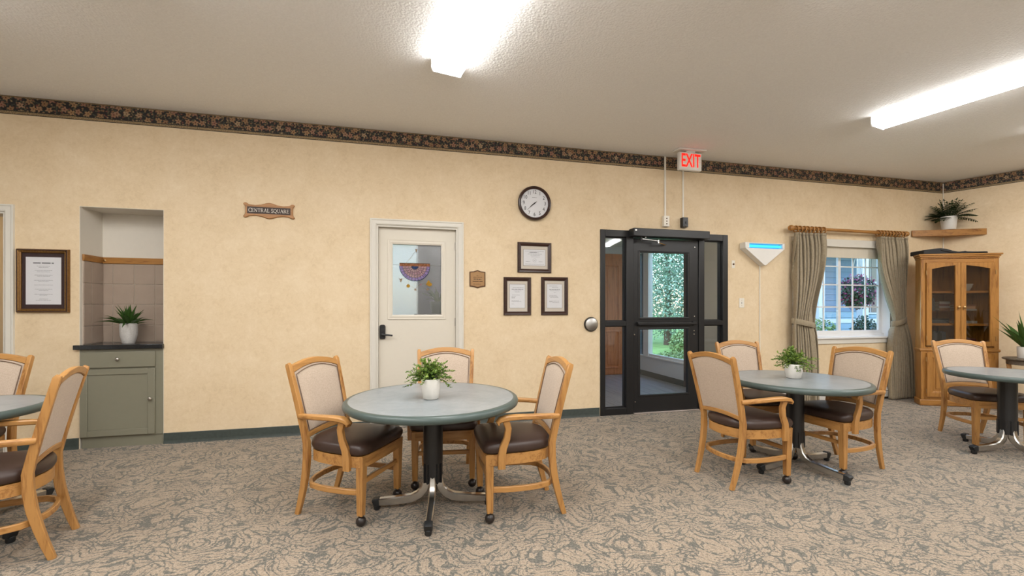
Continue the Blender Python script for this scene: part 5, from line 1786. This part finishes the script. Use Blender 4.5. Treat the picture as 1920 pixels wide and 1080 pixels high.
# black folded bag on top of the cabinet
bg = thing('folded_bag', 'black folded fabric bag lying on top of the corner cabinet', 'bag', in_cab(0, .02, 2.0555), HA)
prof = [(-.40, 0), (-.40, .058), (-.36, .062), (-.28, .074), (-.20, .080), (-.13, .070), (-.06, .044), (0.0, .030), (.06, .028), (.085, .040), (.11, .030), (.20, .026), (.34, .026), (.345, 0)]
MB().prism(prof, 0.0, .26, 'xz').build('body', M['blackcloth'], bg, bevel=0.008)
MB().tube([(-.2, -.004, .05), (-.05, -.008, .012), (.1, -.008, .008), (.3, -.006, .012)], .004, 6).build('strap', M['blackrub'], bg, 60)

# ------------------------------------------------------------------ side table with a plant at the right edge
stb = thing('side_table', 'small dark round side table to the right of the corner cabinet', 'table', (6.44, 5.37, 0), .3)
MB().lathe([(0, .672), (.222, .672), (.235, .680), (.235, .690), (.226, .698), (0, .698)], 40).build('tabletop', M['side'], stb, 40)
MB().lathe([(.195, .615), (.200, .620), (.200, .672)], 40).build('apron', M['side'], stb, 40)
for k in range(4):
    a = math.pi / 2 * k + .5
    c, s = math.cos(a), math.sin(a)
    MB().sweep([(.20 * c, .20 * s, 0), (.175 * c, .175 * s, .25), (.165 * c, .165 * s, .5), (.18 * c, .18 * s, .668)], rect(.020, .020, .004), (c, s, 0), [.7, .8, .95, 1.1]).build('leg', M['chairwood'], stb, 40)
MB().lathe([(0, .20), (.15, .20), (.155, .21), (.15, .22), (0, .22)], 30).build('lower_shelf', M['side'], stb, 40)
pp = thing('potted_plant', 'broad-leaved plant in a white pot on the dark side table', 'plant', (6.40, 5.37, .6985))
pot_mesh(pp, [(0, 0), (.076, 0), (.081, .008), (.084, .135), (.081, .142), (.076, .136), (.070, .03), (0, .03)], M['potwhite'], .075, .122)
r = random.Random(31)
for k in range(20):
    a = k * 2.399
    el = math.radians(r.uniform(48, 86))
    mb = MB()
    leaf_strip(mb, (.03 * math.cos(a), .03 * math.sin(a), .12), (math.cos(a) * math.cos(el), math.sin(a) * math.cos(el), math.sin(el)), r.uniform(.28, .54), r.uniform(.060, .085), r.uniform(.15, .6), 8, .22, r.uniform(-.3, .3))
    mb.build('leaf', M['spiky'], pp)

# ------------------------------------------------------------------ garden outside
struct(MB().add([(-40, 4.0, -.10), (60, 4.0, -.10), (60, 90, -.10), (-40, 90, -.10)], [(0, 1, 2, 3)]).build('ground', M['grass']), 'lawn outside')
def leaf_cloud(mb, c, rad, n, size, seed, hollow=.55):
    r = random.Random(seed)
    for _ in range(n):
        while True:
            v = Vector((r.uniform(-1, 1), r.uniform(-1, 1), r.uniform(-1, 1)))
            if hollow < v.length < 1:
                break
        p = Vector((c[0] + v.x * rad[0], c[1] + v.y * rad[1], c[2] + v.z * rad[2]))
        s = size * r.uniform(.6, 1.4)
        a = Vector((r.uniform(-1, 1), r.uniform(-1, 1), r.uniform(-1, 1))).normalized()
        b = a.cross(v if v.length > .01 else Vector((0, 0, 1))).normalized()
        a = a * s
        b = b * s * .6
        mb.add([p - a, p - b, p + a, p + b], [(0, 1, 2, 3)])
def tree(label, x, y, h, rad, mat, seed, n=2600, leaf=.10, low=.28, blobs=9):
    o = thing('garden_tree', label, 'tree', (x, y, -.10), 0, group='trees in the garden')
    MB().sweep([(0, 0, 0), (.05, .03, h * .3), (-.04, .05, h * .6), (0, 0, h * .85)], circ(.13, 8), (1, 0, 0), [1.2, .9, .6, .25]).build('trunk', M['bark'], o, 60)
    mb = MB()
    r = random.Random(seed)
    for k in range(blobs):
        a = k * 2.4
        s = k / (blobs - 1)
        z = h * (low + (.90 - low) * s)
        rr = rad * (1.0 - .55 * s)
        leaf_cloud(mb, (math.cos(a) * rr * .45, math.sin(a) * rr * .45, z), (rr * .75, rr * .75, h * .16), n // blobs, leaf, seed + k)
    tag(mb.build('crown', M[mat], o), None, None, kind='stuff')
    return o
tree('tall pale green tree seen through the glass entrance door', 6.05, 16.8, 6.8, 2.3, 'tree', 1, 36000, .045, .13, 16)
tree('yellowing tree seen at the right of the entrance door glass', 8.7, 20.2, 3.6, 1.0, 'yellowtree', 2, 4500, .05)
tree('pale green tree far behind the lawn', 3.0, 23.5, 7.5, 2.4, 'tree', 3, 16000, .07, .12, 12)
tree('dense green tree beyond the window, left of the neighbouring porch', 11.2, 21.5, 6.5, 1.7, 'darkhedge', 4, 4200, .12)
tree('green tree beyond the window, behind the flower basket', 13.2, 17.0, 7.0, 1.9, 'tree', 5, 4200, .12)
tree('bluish green tree far beyond the neighbouring porch', 17.5, 20.0, 7.5, 2.3, 'darkhedge', 6, 3600, .14)
def shrub(label, x, y, rad, h, mat, seed, n=1500, leaf=.045):
    o = thing('garden_shrub', label, 'shrub', (x, y, -.10), 0, group='shrubs in the garden')
    mb = MB()
    leaf_cloud(mb, (0, 0, h * .5), (rad[0], rad[1], h * .55), n, leaf, seed, .5)
    tag(mb.build('foliage', M[mat], o), None, None, kind='stuff')
    st = MB()
    for k in range(5):
        a = k * 1.26
        st.tube([(0, 0, 0), (rad[0] * .3 * math.cos(a), rad[1] * .3 * math.sin(a), h * .4), (rad[0] * .6 * math.cos(a), rad[1] * .6 * math.sin(a), h * .8)], .012, 5)
    st.build('stems', M['bark'], o)
    return o
shrub('round shrub on the lawn seen through the lower door pane', 4.95, 12.4, (.42, .4), .75, 'hedge', 11)
shrub('low shrub just outside the vestibule window', 4.25, 10.7, (.9, .4), .35, 'hedge', 12, 1500, .035)
shrub('clipped hedge below the left half of the window', 6.75, 9.5, (.5, .38), 1.15, 'hedge', 13, 2200, .035)
shrub('dark conifer shrub below the flower basket', 7.62, 9.35, (.30, .30), 1.22, 'darkhedge', 14, 2200, .035)
shrub('dark green shrub at the lower right of the window', 8.42, 9.7, (.38, .35), 1.05, 'darkhedge', 15, 1600, .04)
# neighbouring porch: blue wall, posts, far windows
hs = thing('neighbour_house', 'blue-grey neighbouring house with a white porch seen through the window', 'house', (8.6, 12.4, -.10), math.radians(8))
for k in range(22):
    MB().prism([(0.0, 0.0), (-.025, .0), (-.005, .165), (0, .165)], -2.4, 7.0, 'yz').build('siding_board', M['bluegrey'] if k > 7 else M['paleblue'], hs, loc=(0, 0, .165 * k))
MB().box(-2.4, 7.0, 0.0, .2, 0, 3.63).build('wall', M['bluegrey'], hs)
for x in (-1.9, -.75, 1.5, 3.0):
    w_ = MB().box(x, x + .75, -.05, 0, 1.25, 3.1).build('window', M['whitepost'], hs)
    for a in (0.04, .395):
        for b in (1.30, 2.2):
            MB().box(x + a, x + a + .315, -.06, -.05, b, b + .82).build('pane', M['darkpane'], w_)
for x in (-2.2, -1.1, 0.15, 1.05, 2.4):
    MB().box(x - .09, x + .09, -1.5, -1.32, 0, 3.2).build('porch_post', M['whitepost'], hs, bevel=0.01)
MB().box(-2.4, 7.0, -1.46, -1.36, 1.05, 1.15).build('porch_rail', M['whitepost'], hs)
MB().box(-2.4, 7.0, -1.7, 0.3, 3.2, 3.5).build('porch_beam', M['whitepost'], hs)
MB().box(-2.4, 7.0, -1.5, -.02, 0, .35).build('porch_deck', M['paleblue'], hs)
# hanging flower basket
hb = thing('hanging_basket', 'hanging basket of magenta flowers outside the window', 'flower basket', (6.83, 8.55, 1.50))
MB().lathe([(0, -.10), (.10, -.08), (.17, .0), (.19, .10), (.18, .10), (.15, .01), (0, -.07)], 20).build('basket', M['soil'], hb, 60)
for k in range(3):
    a = k * 2.09
    MB().tube([(.18 * math.cos(a), .18 * math.sin(a), .10), (.02 * math.cos(a), .02 * math.sin(a), .85), (0, 0, 1.5)], .004, 5).build('chain', M['steel'], hb)
mb = MB()
leaf_cloud(mb, (0, 0, .13), (.31, .31, .33), 1500, .030, 41, .5)
tag(mb.build('foliage', M['darkhedge'], hb), None, None, kind='stuff')
mb = MB()
leaf_cloud(mb, (0, 0, .14), (.34, .34, .37), 620, .024, 42, .7)
tag(mb.build('flowers', M['petal'], hb), None, None, kind='stuff')
arm = thing('basket_bracket', 'white post and arm holding the flower basket outside', 'bracket', (7.9, 8.75, -.10))
MB().box(-.05, .05, -.05, .05, 0, 3.2).build('post', M['whitepost'], arm)
MB().box(-1.1, .05, -.03, .03, 3.10, 3.16).build('arm', M['whitepost'], arm)
